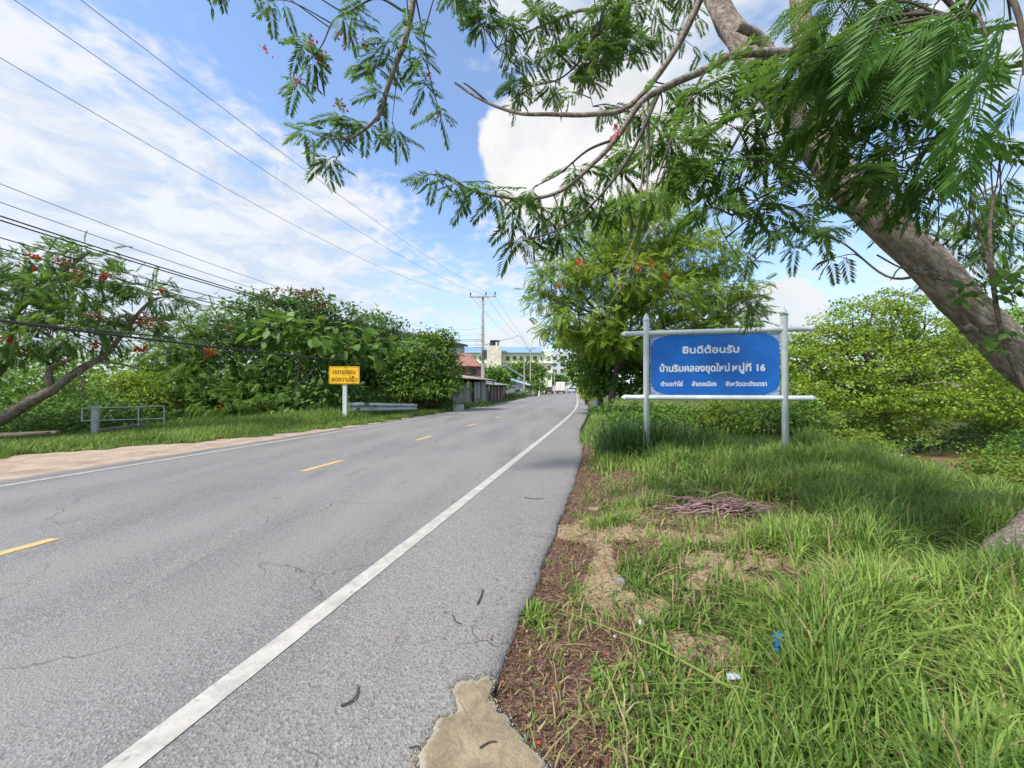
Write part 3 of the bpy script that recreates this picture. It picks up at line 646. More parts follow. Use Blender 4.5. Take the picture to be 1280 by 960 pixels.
text_part([('ยินดีต้อนรับ', ca - .010 + (892 - 894.5) * sc_, zpix(441, ca), .175, 71 * sc_, []),
           ('บ้านริมคลองขุดใหม่', ca + (870.3 - 894.5) * sc_, zpix(464, ca), .175, 89 * sc_, []), ('หมู่ที', ca + (930 - 894.5) * sc_, zpix(464, ca), .175, 22.5 * sc_, [(.80, .86, .17)]),
           ('16', ca + (953.3 - 894.5) * sc_, zpix(464, ca), .165, 9.6 * sc_, [])], sp, M['sign_white'], board, bold=.0065, dz=.007)
text_part([('ตำบลท่าไข่', ca + (841 - 894.5) * sc_, zpix(482.5, ca), .112, 28 * sc_, []), ('อำเภอเมือง', ca + (883 - 894.5) * sc_, zpix(482.5, ca), .112, 31 * sc_, []),
           ('จังหวัดฉะเชิงเทรา', ca + (935 - 894.5) * sc_, zpix(482.5, ca), .112, 50 * sc_, [])], sp, M['sign_white'], board, bold=.0038, dz=.007)

# ------------------------------------------------------------------ yellow community sign
d = 16.5; c0 = P(430.5, 526, d); ys_ = thing('speed_warning_sign', 'yellow Thai warning board on a white post beside the left verge', 'sign', (c0.x, c0.y, gz(c0.x, c0.y)))
q = MB(); q.box((c0.x, c0.y + .06, (P(430, 470, d).z + gz(c0.x, c0.y) - .2) / 2), (.17, .10, P(430, 470, d).z - gz(c0.x, c0.y) + .2), R(6)); q.build('post', M['white_paint'], ys_, .01)
ang = R(4); yu = Vector((math.cos(ang), math.sin(ang), 0)); yn = Vector((yu.y, -yu.x, 0)); yz0, yz1 = P(0, 480, d).z, P(0, 458, d).z; yw = 37 / F * d
def yp(a, z, off): return Vector((c0.x, c0.y, 0)) + yu * a + yn * off + Vector((0, 0, z))
def rrect(w, z0, z1, r, off, fn):
    o = []
    for cx, cz_, a0 in ((w / 2 - r, z1 - r, 0), (-w / 2 + r, z1 - r, 90), (-w / 2 + r, z0 + r, 180), (w / 2 - r, z0 + r, 270)):
        for k in range(5): t = R(a0 + 22.5 * k); o.append(fn(cx + r * math.cos(t), cz_ + r * math.sin(t), off))
    return o
q = MB(); q.prism(rrect(yw, yz0, yz1, .05, -.002, yp), yn * .03); yb = q.build('panel', M['sign_yellow'], ys_)
q = MB()
fr_o = rrect(yw - .04, yz0 + .02, yz1 - .02, .045, .0295, yp); fr_i = rrect(yw - .075, yz0 + .0375, yz1 - .0375, .035, .0295, yp)
q.add(fr_o + fr_i, [(i, (i + 1) % 20, 20 + (i + 1) % 20, 20 + i) for i in range(20)]); o = q.build('border', M['sign_brown'], yb); o.location = (0, 0, 0)
text_part([('เขตชุมชน', 0, P(0, 467.3, d).z, .27, 27 / F * d, []), ('ลดความเร็ว', 0, P(0, 476.6, d).z, .27, 31 / F * d, [])], yp, M['sign_brown'], yb, bold=.006, dz=.031)

# ------------------------------------------------------------------ guard rail
g0 = P(438, 0, 17.6); g1 = P(520.5, 0, 21.0); gu = Vector((g1.x - g0.x, g1.y - g0.y, 0)); gl = gu.length; gu.normalize(); gn = Vector((gu.y, -gu.x, 0))
gr = thing('guard_rail', 'short galvanised corrugated crash barrier beside the yellow sign', 'guard rail', (*g0.xy, gz(g0.x, g0.y)))
prof = [(.02, -.5), (.05, -.44), (.10, -.30), (.10, -.20), (.02, -.07), (.02, .07), (.10, .20), (.10, .30), (.05, .44), (.02, .5)]
rows = []
for t in np.linspace(0, 1, 14):
    zc = EYE + (HZ - (509.5 + (509.0 - 509.5) * t)) / F * (g0.y + (g1.y - g0.y) * t); h = .48 + (.36 - .48) * t
    rows.append([(g0.x + gu.x * gl * t + gn.x * o, g0.y + gu.y * gl * t + gn.y * o, zc + z * h) for o, z in prof])
q = MB(); q.sheet(rows, 0, True); ob = q.build('beam', M['galv'], gr); s_ = ob.modifiers.new('thick', 'SOLIDIFY'); s_.thickness = .006
zc = EYE + (HZ - 509.5) / F * g0.y; q = MB()   # rounded end wing
rows = []
for k in range(7):
    t = k / 6; p = g0 - gu * (.20 * math.sin(t * math.pi / 2)) - gn * (.16 * (1 - math.cos(t * math.pi / 2)))
    rows.append([(p.x + gn.x * (o * (1 - .5 * t)), p.y + gn.y * (o * (1 - .5 * t)), zc + z * (.485 - .06 * t)) for o, z in prof])
q.sheet(rows, 0, True); ob = q.build('end_wing', M['galv'], gr); ob.modifiers.new('thick', 'SOLIDIFY').thickness = .007
for t in (.16, .94):
    p = g0 + gu * gl * t - gn * .06; q = MB(); q.lathe((p.x, p.y, gz(p.x, p.y) - .1), [(0, 0), (.06, 0), (.06, .72), (0, .72)], 12); q.build('post', M['galv'], gr)

# ------------------------------------------------------------------ culvert railing on the left
d = 12.3; p = P(119.5, 0, d); rl = thing('pipe_railing', 'old pipe railing with a stout whitewashed concrete post on the left verge', 'railing', (p.x, p.y, gz(p.x, p.y)))
q = MB(); q.box((p.x, p.y, (gz(p.x, p.y) - .2 + P(0, 507.5, d).z) / 2), (.15, .14, P(0, 507.5, d).z - gz(p.x, p.y) + .2), R(20)); q.build('post', M['concrete_white'], rl, .015)
ra = P(102, 0, 11.9); rb = P(214, 0, 13.6)
for py, py2 in ((510.5, 507.5), (526, 523)):
    q = MB(); q.tube([P(102, py, 11.9), P(150, (py + py2) / 2 + .2, 12.6), P(206, py2, 13.5)], .018, 10); q.build('rail', M['galv'], rl)
for px, dd, t, bt in ((103, 11.9, 510.5, 527), (173.5, 13.0, 508.8, 532), (205.5, 13.5, 507.7, 530)):
    q = MB(); q.tube([P(px, t, dd), P(px, bt, dd)], .018, 10); q.build('upright', M['galv'], rl)
for i, (a, b_, w, lab) in enumerate(((G(-40, 553), G(62, 549), .16, 'weathered timber plank lying on the left verge nearest the road'), (G(-30, 548), G(74, 546.5), .13, 'weathered timber plank lying behind another at the left edge'), (G(126, 541), G(180, 536), .15, 'short grey board lying in the grass under the pipe railing'))):
    zz_ = .10 + .03 * (i == 0); t = thing('timber_plank', lab, 'plank', (*((a + b_) / 2).xy, 0)); q = MB(); q.beam((a.x, a.y, zz_), (b_.x, b_.y, zz_ + .05), w, .07); q.build('board', M['wood_grey'] if i == 2 else M['wood'], t, .01)

# ------------------------------------------------------------------ poles and wires
def pole(px, d, ytop, arm, label, r=.15, lamp=False, base_z=-.1, group='concrete power poles along the left side'):
    p = P(px, 0, d); top = P(px, ytop, d).z; t = thing('utility_pole', label, 'power pole', (p.x, p.y, base_z), group)
    q = MB(); w0, w1 = r, r * .62
    vs = [(p.x + a * w, p.y + b_ * w * .8, z) for z, w in ((base_z, w0), (top, w1)) for a, b_ in ((-1, -1), (1, -1), (1, 1), (-1, 1))]
    q.add(vs, [(3, 2, 1, 0), (4, 5, 6, 7), (0, 1, 5, 4), (1, 2, 6, 5), (2, 3, 7, 6), (3, 0, 4, 7)]); q.build('pole', M['concrete'], t, .02)
    if arm:
        au = Vector((math.cos(R(-6)), math.sin(R(-6)), 0)); c = Vector((p.x, p.y - w1 - .05, top - .12)); q = MB(); q.beam(c - au * arm / 2, c + au * arm / 2, .11, .12); cr = q.build('crossarm', M['concrete'], t)
        for k in (-.46, .12, .46):
            q = MB(); q.lathe(c + au * arm * k + Vector((0, 0, .06)), [(.02, 0), (.02, .12), (.075, .13), (.085, .18), (.05, .22), (.075, .26), (.05, .32), (.03, .37), (0, .38)], 10); q.build('insulator', M['ceramic'], t)
        for k in (-1, 1):
            q = MB(); q.beam(c + au * (arm * .22 * k) - Vector((0, 0, .05)), Vector((p.x, p.y - w1, top - .75)), .04, .04); q.build('brace', M['galv'], t)
    if lamp:
        q = MB(); a = Vector((p.x, p.y, top - 1.4)); q.tube(catmull([a, a + Vector((.9, -.4, .5)), a + Vector((1.9, -.8, .75))], 5), .05, 8); q.build('lamp_arm', M['galv'], t)
        q = MB(); q.ell(a + Vector((2.2, -.9, .74)), (.36, .16, .09)); q.build('lamp_head', M['galv'], t)
    return t, p, top
t1, pp, ptop = pole(603.5, 35, 369.5, 2.45, 'nearest tall concrete power pole standing before the grey shack', .17)
for k in range(12):
    q = MB(); z = 4.2 + k * .32; q.tube([(pp.x - .28 * (k % 2), pp.y - .16, z), (pp.x + .28 * ((k + 1) % 2), pp.y - .16, z)], .012, 6); q.build('step_iron', M['galv'], t1)
q = MB(); q.box((pp.x + .16, pp.y - .2, 4.5), (.45, .25, .75)); q.tube([(pp.x - .35, pp.y - .2, 4.15), (pp.x + .2, pp.y - .35, 4.0), (pp.x + .3, pp.y - .2, 4.4)], .05, 8); q.build('cable_box', M['steel_dark'], t1)
pole(663, 79, 436.5, 1.9, 'second slimmer power pole rising before the far green trees', .15, False)
pole(655.3, 66, 448.5, 0, 'plain pale concrete post beside the light blue roofed house', .13)
pole(678.5, 92, 445, 1.4, 'dark roadside pole with a curved lamp arm far down the street', .16, True)
pole(684.5, 112, 446, 1.4, 'third thin power pole against the white sky past the lamp pole', .13)
pole(693, 128, 458, 1.2, 'farthest thin pole standing just above the truck', .13)

def wire(name, label, pts, r, mat, group='overhead lines along the left side'):
    b = MB(); b.tube(pts, r, 6); o = b.build(name, mat); return tag(o, label, 'cable', group)
def lineX(d): return -2.7 - .25 * (35 - d)
def sagw(Z1, s, off=0.0, d1=35.0, d0=-4.0, Z0=None):
    Z0 = Z1 if Z0 is None else Z0; o = []
    for i in range(41):
        t = i / 40; d = d0 + (d1 - d0) * t; o.append(Vector((lineX(d) + off, d, Z0 + (Z1 - Z0) * t - 4 * s * t * (1 - t))))
    return o
wl = [('right', 1.12, 9.95, 1.05, .008), ('middle', .29, 9.95, 1.45, .008), ('left', -1.12, 9.95, 1.95, .008)]
for w, off, Z1, s, r in wl:
    wire('power_line', f'thin high power line from the {w} insulator of the nearest pole', sagw(Z1 - .05, s, off), r, M['wire_grey'])
    nx_ = P(663, 436, 79); a = Vector((lineX(35) + off, 35, Z1 - .05)); b_ = Vector((nx_.x + off * .75, 79, nx_.z + .3))
    wire('power_line', f'far span of the high power line beyond the nearest pole, {w} one of three', [a.lerp(b_, k / 16) - Vector((0, 0, 4 * .7 * k / 16 * (1 - k / 16))) for k in range(17)], .012, M['wire_grey'])
lab = ['uppermost faint communication cable crossing low over the left trees', 'second communication cable from the top over the left trees', 'thick black cable crossing above the left flame tree, upper of a close pair', 'thick black cable crossing above the left flame tree, lower of a close pair',
       'dark cable just under the close black pair', 'dark cable crossing the top of the left flame tree', 'lowest thin cable passing through the left flame tree crown']
for lb, Zt, Z1, r, mt in zip(lab, (5.27, 4.92, 4.66, 4.58, 4.25, 4.05, 3.92), (6.9, 6.35, 5.9, 5.75, 5.4, 5.15, 4.95), (.008, .009, .016, .016, .012, .014, .009), ('wire_grey', 'wire_grey', 'wire', 'wire', 'wire', 'wire', 'wire')):
    wire('communication_cable', lb, sagw(Z1, (Z1 - Zt) / .812), r, M[mt])
s_ = (3.25 - 2.72) / .812
wire('communication_cable', 'lowest heavy black cable bundle sagging in front of the left trees', sagw(3.25, s_, .0, 30), .030, M['wire'])
wire('communication_cable', 'thinner black cable running beside the heavy sagging bundle', [P(-60, 393, 7.0), P(120, 413, 8.6), P(245, 424, 11), P(345, 428, 15), P(470, 436, 24)], .013, M['wire'])
wire('service_cable', 'curved service cable from the nearest pole up to the second pole', catmull([P(603, 432, 35), P(622, 427, 48), P(640, 422.5, 62), P(651, 421, 70), P(663, 441, 79)], 6), .03, M['wire'], 'overhead lines along the left side')

# ------------------------------------------------------------------ buildings and street furniture on the left
def corr(b, p0, p1, z0, z1, m=0, pitch=.18, amp=.015):
    """corrugated sheet wall from p0 to p1"""
    p0 = Vector(p0[:2]); p1 = Vector(p1[:2]); L = (p1 - p0).length; t = (p1 - p0).normalized(); n = Vector((t.y, -t.x)); k = max(4, int(L / pitch * 4))
    r0 = []; r1 = []
    for i in range(k + 1):
        q = p0 + t * (L * i / k) + n * amp * math.sin(i * math.pi / 2); r0.append((q.x, q.y, z0)); r1.append((q.x, q.y, z1))
    b.sheet([r0, r1], m)
def roofslab(b, c00, c10, c11, c01, th=.05, m=0):
    b.prism([c00, c10, c11, c01], (0, 0, -th), m)
# block and tin shack
a = P(563, 0, 27.5).xy; e = P(607, 0, 35).xy; t = thing('roadside_shack', 'grey block shack with a rusty tin awning behind the nearest power pole', 'shack', (*a, 0))
dv = (e - a).normalized(); nv = Vector((-dv.y, dv.x)); L = (e - a).length
q = MB(); q.wall(a, a + dv * L * .50, .12, -.2, 1.75); q.build('wall', M['block'], t)
q = MB(); q.wall(a + dv * L * .60, e, .12, -.2, 1.95); q.build('wall', M['tin'], t)
q = MB(); q.wall(a + dv * L * .5 + nv * .10, a + dv * L * .6 + nv * .10, .06, -.2, 1.9); q.build('door', M['dark_window'], t)
q = MB()
for s0 in (.30, .38):
    for zz_ in (1.05, 1.35): q.wall(a + dv * L * s0 - nv * .066, a + dv * L * (s0 + .06) - nv * .066, .02, zz_, zz_ + .16)
q.build('vent_holes', M['dark_window'], t)
q = MB(); z0, z1 = 2.15, 2.75
roofslab(q, (*(a - nv * .9 + dv * 1.2), z0), (*(e - nv * .9 + dv * .3), z0 + .02), (*(e + nv * 3.0), z1), (*(a + nv * 3.0 + dv * 1.2), z1)); q.build('roof', M['tin_rust'], t)
q = MB(); q.wall(a + nv * 3, e + nv * 3, .12, -.2, 2.6); q.wall(e, e + nv * 3, .12, -.2, 2.5); q.wall(a, a + nv * 3, .12, -.2, 1.8); q.build('rear_wall', M['tin_dark'], t)
for s0 in (.18, .55, .98):
    q = MB(); c = a + dv * L * s0 - nv * .8; q.box((c.x, c.y, 1.0), (.09, .09, 2.3)); q.build('post', M['wood'], t)
# tin lean-to sheds along the road
t = thing('tin_shed_row', 'row of dark tin and plank sheds just past the nearest power pole', 'shed', (*P(615, 0, 42).xy, 0))
a = P(607.5, 0, 36).xy; e = P(632, 0, 50).xy; dv = (e - a).normalized(); nv = Vector((-dv.y, dv.x)); L = (e - a).length
mats_ = ['tin_dark', 'wood', 'tin_dark', 'wall_red', 'wood', 'tin']
for i in range(6):
    q = MB(); corr(q, a + dv * L * (i / 6 + .015), a + dv * L * ((i + 1) / 6 - .02), -.2, 1.55 + .1 * (i % 2), pitch=.3); ob = q.build('wall_panel', M[mats_[i]], t); ob.modifiers.new('thick', 'SOLIDIFY').thickness = .02
    q = MB(); c = a + dv * L * (i / 6) - nv * .3; q.box((c.x, c.y, .8), (.1, .1, 1.8)); q.build('post', M['wood'], t)
q = MB(); roofslab(q, (*(a - nv * .7), 1.75), (*(e - nv * .7), 1.85), (*(e + nv * 3), 2.5), (*(a + nv * 3), 2.4)); q.build('roof', M['tin'], t)
q = MB(); q.wall(a + nv * 2.9, e + nv * 2.9, .1, -.2, 2.3); q.wall(e, e + nv * 3, .1, -.2, 1.8); q.build('rear_wall', M['tin_dark'], t)
# red brick house
c = P(588, 0, 41); t = thing('brick_house', 'two storey red brick house with a reddish tin roof above the grey shack', 'house', (c.x, c.y, 0))
q = MB(); q.box((c.x - 1.2, c.y + 2, 2.0), (4.0, 4.6, 4.2)); q.build('wall', M['tin_red'], t)
q = MB(); q.prism([(c.x - 3.6, c.y - 1.0, 3.85), (c.x + 1.2, c.y - 1.0, 3.75), (c.x - .2, c.y + 2.2, 5.3), (c.x - 3.4, c.y + 2.2, 5.5)], (0, 0, -.08)); q.prism([(c.x + 1.2, c.y - 1.0, 3.75), (c.x + 1.2, c.y + 4.6, 3.75), (c.x - .2, c.y + 2.2, 5.3)], (0, 0, -.08)); q.prism([(c.x - 3.4, c.y + 2.2, 5.5), (c.x - .2, c.y + 2.2, 5.3), (c.x + 1.2, c.y + 4.6, 3.75), (c.x - 3.4, c.y + 5, 3.8)], (0, 0, -.08)); q.build('roof', M['tin_red'], t)
q = MB(); q.prism([(c.x - 3.4, c.y - 1.8, 2.2), (c.x + 1.0, c.y - 1.8, 2.1), (c.x + 1.0, c.y - .3, 2.75), (c.x - 3.4, c.y - .3, 2.85)], (0, 0, -.06)); q.build('awning', M['tin_rust'], t)
for x in (-2.2, -.9, .3):
    q = MB(); q.box((c.x + x, c.y - .32, 3.15), (.55, .06, .6)); w = q.build('window', M['wood'], t); q = MB(); q.box((c.x + x, c.y - .36, 3.15), (.43, .03, .48)); ob = q.build('pane', M['dark_window'], w); ob.location = (0, 0, 0)
# large building behind the trees
t = thing('warehouse', 'large dark roofed building mostly hidden behind the left trees', 'building', (*P(520, 0, 52).xy, 0))
c0_ = P(452, 404, 46); c1_ = P(580, 425, 62); q = MB()
q.wall(c0_, c1_, .2, -.3, 8.2); q.build('wall', M['wall_white'], t)
q = MB(); z_ = 8.9; dv = (c1_ - c0_).xy.normalized(); nv = Vector((-dv.y, dv.x))
q.prism([(*(c0_.xy - nv * .8), 8.55), (*(c1_.xy - nv * .8), 8.4), (*(c1_.xy + nv * 7), 10.4), (*(c0_.xy + nv * 7), 10.6)], (0, 0, -.35)); q.build('roof', M['tin_dark'], t)
q = MB(); q.wall(c0_.xy + nv * 12, c1_.xy + nv * 12, .2, -.3, 8.2); q.wall(c0_, c0_.xy + nv * 12, .2, -.3, 8.0); q.wall(c1_, c1_.xy + nv * 12, .2, -.3, 8.0); q.build('rear_wall', M['wall_white'], t)
q = MB(); q.prism([(*(c0_.xy + nv * 7), 10.6), (*(c1_.xy + nv * 7), 10.4), (*(c1_.xy + nv * 13), 8.4), (*(c0_.xy + nv * 13), 8.5)], (0, 0, -.2)); q.build('roof', M['tin_dark'], t)
# tan roofed hut under the trees
c = P(489, 0, 25.5); t = thing('garden_hut', 'low tan roofed hut half hidden under the tree behind the crash barrier', 'hut', (c.x, c.y, 0))
q = MB(); q.prism([(c.x - 1.9, c.y - 1.2, .66), (c.x + 2.0, c.y - .9, .70), (c.x + 1.4, c.y + 1.4, 1.65), (c.x - 1.1, c.y + 1.4, 1.62)], (0, 0, -.06)); q.build('roof', M['tan_roof'], t)
q = MB(); q.box((c.x, c.y + .6, .3), (3.0, 1.6, .9)); q.build('wall', M['wood'], t)
# blue barrel and white planter
c = G(562, 507); c.x -= .1; t = thing('water_barrel', 'dark blue plastic barrel standing left of the grey shack', 'barrel', (c.x, c.y + .8, -.05))
q = MB(); q.lathe((c.x, c.y + .8, -.1), [(0, 0), (.42, 0), (.45, .1), (.47, .35), (.45, .5), (.47, .65), (.45, 1.0), (.40, 1.1), (.38, 1.12), (0, 1.12)], 20); q.build('body', M['blue_plastic'], t)
q = MB(); q.lathe((c.x, c.y + .8, 1.02), [(.41, 0), (.43, .02), (.43, .06), (.2, .09), (0, .09)], 20); q.build('lid', M['steel_dark'], t)
c = G(572.5, 513.5); t = thing('planter_box', 'white concrete planter box on the kerb before the grey shack', 'planter', (c.x, c.y + .2, 0))
q = MB(); q.box((c.x, c.y + .2, .17), (.62, .4, .42), R(60)); q.build('box', M['concrete_white'], t, .02)
q = MB(); q.box((c.x, c.y + .2, .385), (.52, .3, .02), R(60)); q.build('soil', M['tin_rust'], t)
c = G(590, 508.5); t = thing('planter_box', 'smaller white block lying in the weeds before the nearest power pole', 'planter', (c.x, c.y + .2, 0))
q = MB(); q.box((c.x - .1, c.y + .4, .12), (.4, .25, .34), R(60)); q.build('box', M['concrete_white'], t, .02)
# low red wall and stalls farther on
t = thing('red_wall', 'low faded red and cream roadside wall beyond the sheds', 'wall', (*P(642, 0, 58).xy, 0))
q = MB(); q.wall(P(631.5, 0, 52), P(643, 0, 60), .2, -.2, .65); q.build('base_course', M['wall_red'], t)
q = MB(); q.wall(P(631.5, 0, 52), P(643, 0, 60), .18, .65, 1.3); q.build('upper_course', M['wall_cream'], t)
c = P(648, 0, 61); t = thing('market_stall', 'blue curtained roadside stall before the light blue roofed house', 'stall', (c.x, c.y, 0))
q = MB(); corr(q, P(643.5, 0, 60), P(650, 0, 66), -.1, 1.25, pitch=.4, amp=.06); q.build('curtain', M['blue_plastic'], t).modifiers.new('thick', 'SOLIDIFY').thickness = .03
q = MB(); q.prism([(c.x - .9, c.y - 2.5, 1.7), (c.x + .5, c.y + 3.5, 1.8), (c.x - 2.2, c.y + 4.5, 2.3), (c.x - 3.3, c.y - 1.5, 2.2)], (0, 0, -.06)); q.build('roof', M['tin_dark'], t)
for dx, dy in ((-.8, -2.2), (.3, 3.2)):
    q = MB(); q.box((c.x + dx, c.y + dy, .8), (.1, .1, 1.9)); q.build('post', M['wood'], t)
# light blue roofed house
c = P(644, 0, 70); t = thing('blue_roofed_house', 'house with light blue tin roofs left of the pale post', 'house', (c.x, c.y, 0))
q = MB(); q.box((c.x - .6, c.y + 3, 1.5), (4.2, 5, 3.4)); q.build('wall', M['wall_white'], t)
q = MB(); q.prism([(c.x - 1.9, c.y - 1.5, 5.6), (c.x - 2.1, c.y + 6, 5.7), (c.x + 1.7, c.y + 6, 3.6), (c.x + 1.9, c.y - 1.5, 3.3)], (0, 0, -.12)); q.prism([(c.x - 1.9, c.y - 1.5, 5.6), (c.x - 2.1, c.y + 6, 5.7), (c.x - 5.1, c.y + 6, 3.9), (c.x - 4.9, c.y - 1.5, 3.7)], (0, 0, -.12)); q.build('roof', M['tin_cyan'], t)
q = MB(); q.prism([(c.x - 1.6, c.y - 3.4, 3.2), (c.x + 2.6, c.y - 3.4, 1.9), (c.x + 2.6, c.y - 1.2, 2.2), (c.x - 1.6, c.y - 1.2, 3.5)], (0, 0, -.1)); q.build('awning', M['tin_cyan'], t)
for x in (-1.8, -.2):
    q = MB(); q.box((c.x + x, c.y + .46, 2.2), (.8, .08, .9)); w = q.build('window', M['wall_white'], t); q = MB(); q.box((c.x + x, c.y + .40, 2.2), (.66, .05, .76)); ob = q.build('pane', M['dark_window'], w); ob.location = (0, 0, 0)
# far block with blue roof
d = 140; x0, x1 = P(571, 0, d).x, P(690, 0, d).x; ez = P(0, 441.5, d).z; rz_ = P(0, 431.5, d).z; t = thing('apartment_block', 'long pale yellow block with a blue roof at the end of the road', 'building', ((x0 + x1) / 2, d, 0))
q = MB(); q.box(((x0 + x1) / 2, d + 6, ez / 2), (x1 - x0, 12, ez + .2)); q.build('wall', M['wall_yellow'], t)
q = MB(); q.prism([(x0 - .8, d - 1.2, ez + .1), (x0 - .8, d + 6, rz_), (x0 - .8, d + 13.2, ez + .1)], (x1 - x0 - 2.4, 0, 0)); q.build('roof', M['tin_blue'], t)
for k in range(14):
    for zf in (ez - 1.9, ez - 5.4, ez - 8.8):
        xk = x0 + (x1 - x0) * (k + .5) / 14
        if zf < 2 or k in (5,): continue
        wide = 1.5 if k % 3 else 1.0; q = MB(); q.box((xk, d - .03, zf), (wide, .14, 1.7)); w = q.build('window', M['wall_white'], t)
        q = MB(); q.box((xk, d - .12, zf), (wide - .2, .08, 1.5)); ob = q.build('pane', M['dark_window'], w); ob.location = (0, 0, 0)
q = MB(); q.box(((x0 + x1) / 2, d - .4, ez - 3.6), (x1 - x0, .8, .25)); q.box(((x0 + x1) / 2, d - .4, ez - 7.1), (x1 - x0, .8, .25)); q.build('ledge', M['wall_cream'], t)
xs_ = P(618, 0, d).x; q = MB(); q.box((xs_, d - 1.6, rz_ / 2 - .2), (5.2, 3.2, rz_ - .6)); q.build('stair_tower', M['wall_cream'], t)
q = MB(); q.box((xs_ + .3, d - 1.9, rz_ + 1.3), (3.4, 3.0, .35)); q.lathe((xs_ - .6, d - 1.6, rz_ - .6), [(0, 0), (1.1, 0), (1.1, 1.7), (0, 1.9)], 14); q.box((xs_ + 1.4, d - 1.9, rz_ + .2), (.5, 2.4, 2.0)); q.build('water_tank', M['steel_dark'], t)
# a slimmer white block behind
c = P(697, 0, 210); t = thing('white_block', 'pale white high block glimpsed past the yellow block', 'building', (c.x, c.y, 0)); q = MB(); q.box((c.x - 2, c.y, 10.5), (13, 8, 21.4)); q.build('wall', M['wall_white'], t)
for k in range(3):
    for j in range(5): q = MB(); q.box((c.x - 6 + k * 4, c.y - 4.05, 4 + j * 3.4), (2.0, .2, 1.6)); q.build('window', M['dark_window'], t)
# ------------------------------------------------------------------ vehicles, dog
def wheel(parent, c, r, w, ax=(1, 0, 0)):
    ax = Vector(ax).normalized(); q = MB(); q.lathe(Vector(c) - ax * w / 2, [(r * .6, 0), (r * .95, 0), (r, w * .2), (r, w * .8), (r * .95, w), (r * .6, w)], 18, axis=ax); o = q.build('wheel', M['rubber'], parent)
    q = MB(); q.lathe(Vector(c) - ax * w * .45, [(0, 0), (r * .6, 0), (r * .6, w * .9), (0, w * .9)], 14, axis=ax); h = q.build('rim', M['galv'], o); h.location = (0, 0, 0)
def yawed(c, yaw):
    f = Vector((math.sin(yaw), math.cos(yaw), 0)); s = Vector((f.y, -f.x, 0)); return lambda x, y, z: Vector((c.x, c.y, 0)) + s * x + f * y + Vector((0, 0, z))
def hull(b, fn, prof, w0, w1=None, m=0):
    """side outline (y,z) swept across the width, slightly narrower at the top"""
    zs = [p[1] for p in prof]; zl, zh = min(zs), max(zs); w1 = w1 or w0; L = []; Rr = []
    for y, z in prof:
        w = w0 + (w1 - w0) * (z - zl) / (zh - zl + 1e-6); L.append(fn(-w / 2, y, z)); Rr.append(fn(w / 2, y, z))
    n = len(prof); b.add(L + Rr, [tuple(range(n))[::-1], tuple(range(n, 2 * n))] + [(i, (i + 1) % n, n + (i + 1) % n, n + i) for i in range(n)], m)
YAW = math.atan(.17)
c = P(700.5, 0, 103); t = thing('box_truck', 'cream box truck driving away down the road', 'truck', (c.x, c.y, 0)); fn = yawed(c, YAW)
q = MB(); hull(q, fn, [(-.1, .75), (5.0, .75), (5.0, 3.15), (-.1, 3.15)], 2.45); q.build('cargo_box', M['truck_white'], t, .05)
q = MB(); hull(q, fn, [(5.15, .5), (6.9, .5), (6.9, 1.5), (6.5, 2.4), (5.15, 2.45)], 2.2, 2.0); q.build('cab', M['truck_white'], t, .05)
q = MB(); hull(q, fn, [(-.05, .45), (6.6, .45), (6.6, .72), (-.05, .72)], 1.6); q.build('chassis', M['steel_dark'], t)
for x in (-.6, .6):
    q = MB(); hull(q, lambda a, b_, z, x=x: fn(a + x, b_, z), [(-.16, .95), (-.105, .95), (-.105, 3.0), (-.16, 3.0)], 1.12); q.build('door', M['truck_white'], t)
for x in (-.95, .95): q = MB(); hull(q, lambda a, b_, z, x=x: fn(a + x, b_, z), [(-.18, .52), (-.06, .52), (-.06, .70), (-.18, .70)], .3); q.build('tail_light', M['red_lamp'], t)
fx = (fn(1, 0, 0) - fn(0, 0, 0))
for x in (-.9, .9):
    for y in (1.0, 5.9): wheel(t, fn(x, y, .42), .42, .3, fx)
def pickup(c, yaw, mat, label, name='pickup', cat='pickup truck'):
    t = thing(name, label, cat, (c.x, c.y, 0)); fn = yawed(c, yaw); fx = fn(1, 0, 0) - fn(0, 0, 0)
    q = MB(); hull(q, fn, [(-2.5, .45), (2.5, .45), (2.55, .85), (2.4, 1.05), (1.1, 1.15), (-2.5, 1.12)], 1.8, 1.7); q.build('body', M[mat], t, .05)
    q = MB(); hull(q, fn, [(-.9, 1.1), (1.25, 1.1), (.55, 1.72), (-.7, 1.75)], 1.62, 1.3); q.build('cab', M['glass'], t)
    q = MB(); hull(q, fn, [(-.75, 1.72), (.55, 1.70), (.4, 1.79), (-.6, 1.80)], 1.34, 1.25); q.build('roof', M[mat], t)
    for x in (-.7, .7):
        for y, nm, mm in ((-2.52, 'tail_light', 'red_lamp'), (2.5, 'headlight', 'sign_white')): q = MB(); p = fn(x, y, .9); q.box((p.x, p.y, .9), (.3, .1, .25), -yaw); q.build(nm, M[mm], t)
        for y in (-1.5, 1.6): wheel(t, fn(x * 1.15, y, .36), .36, .24, fx)
pickup(P(686.5, 0, 100), YAW, 'car_dark', 'dark pickup parked on the left beside the truck')
pickup(P(714.5, 0, 118), YAW + math.pi, 'car_silver', 'silver pickup coming toward the camera, right of the truck')
pickup(P(725.0, 0, 112), YAW + math.pi, 'car_silver', 'pale pickup parked under the trees at the right shoulder', 'pickup')
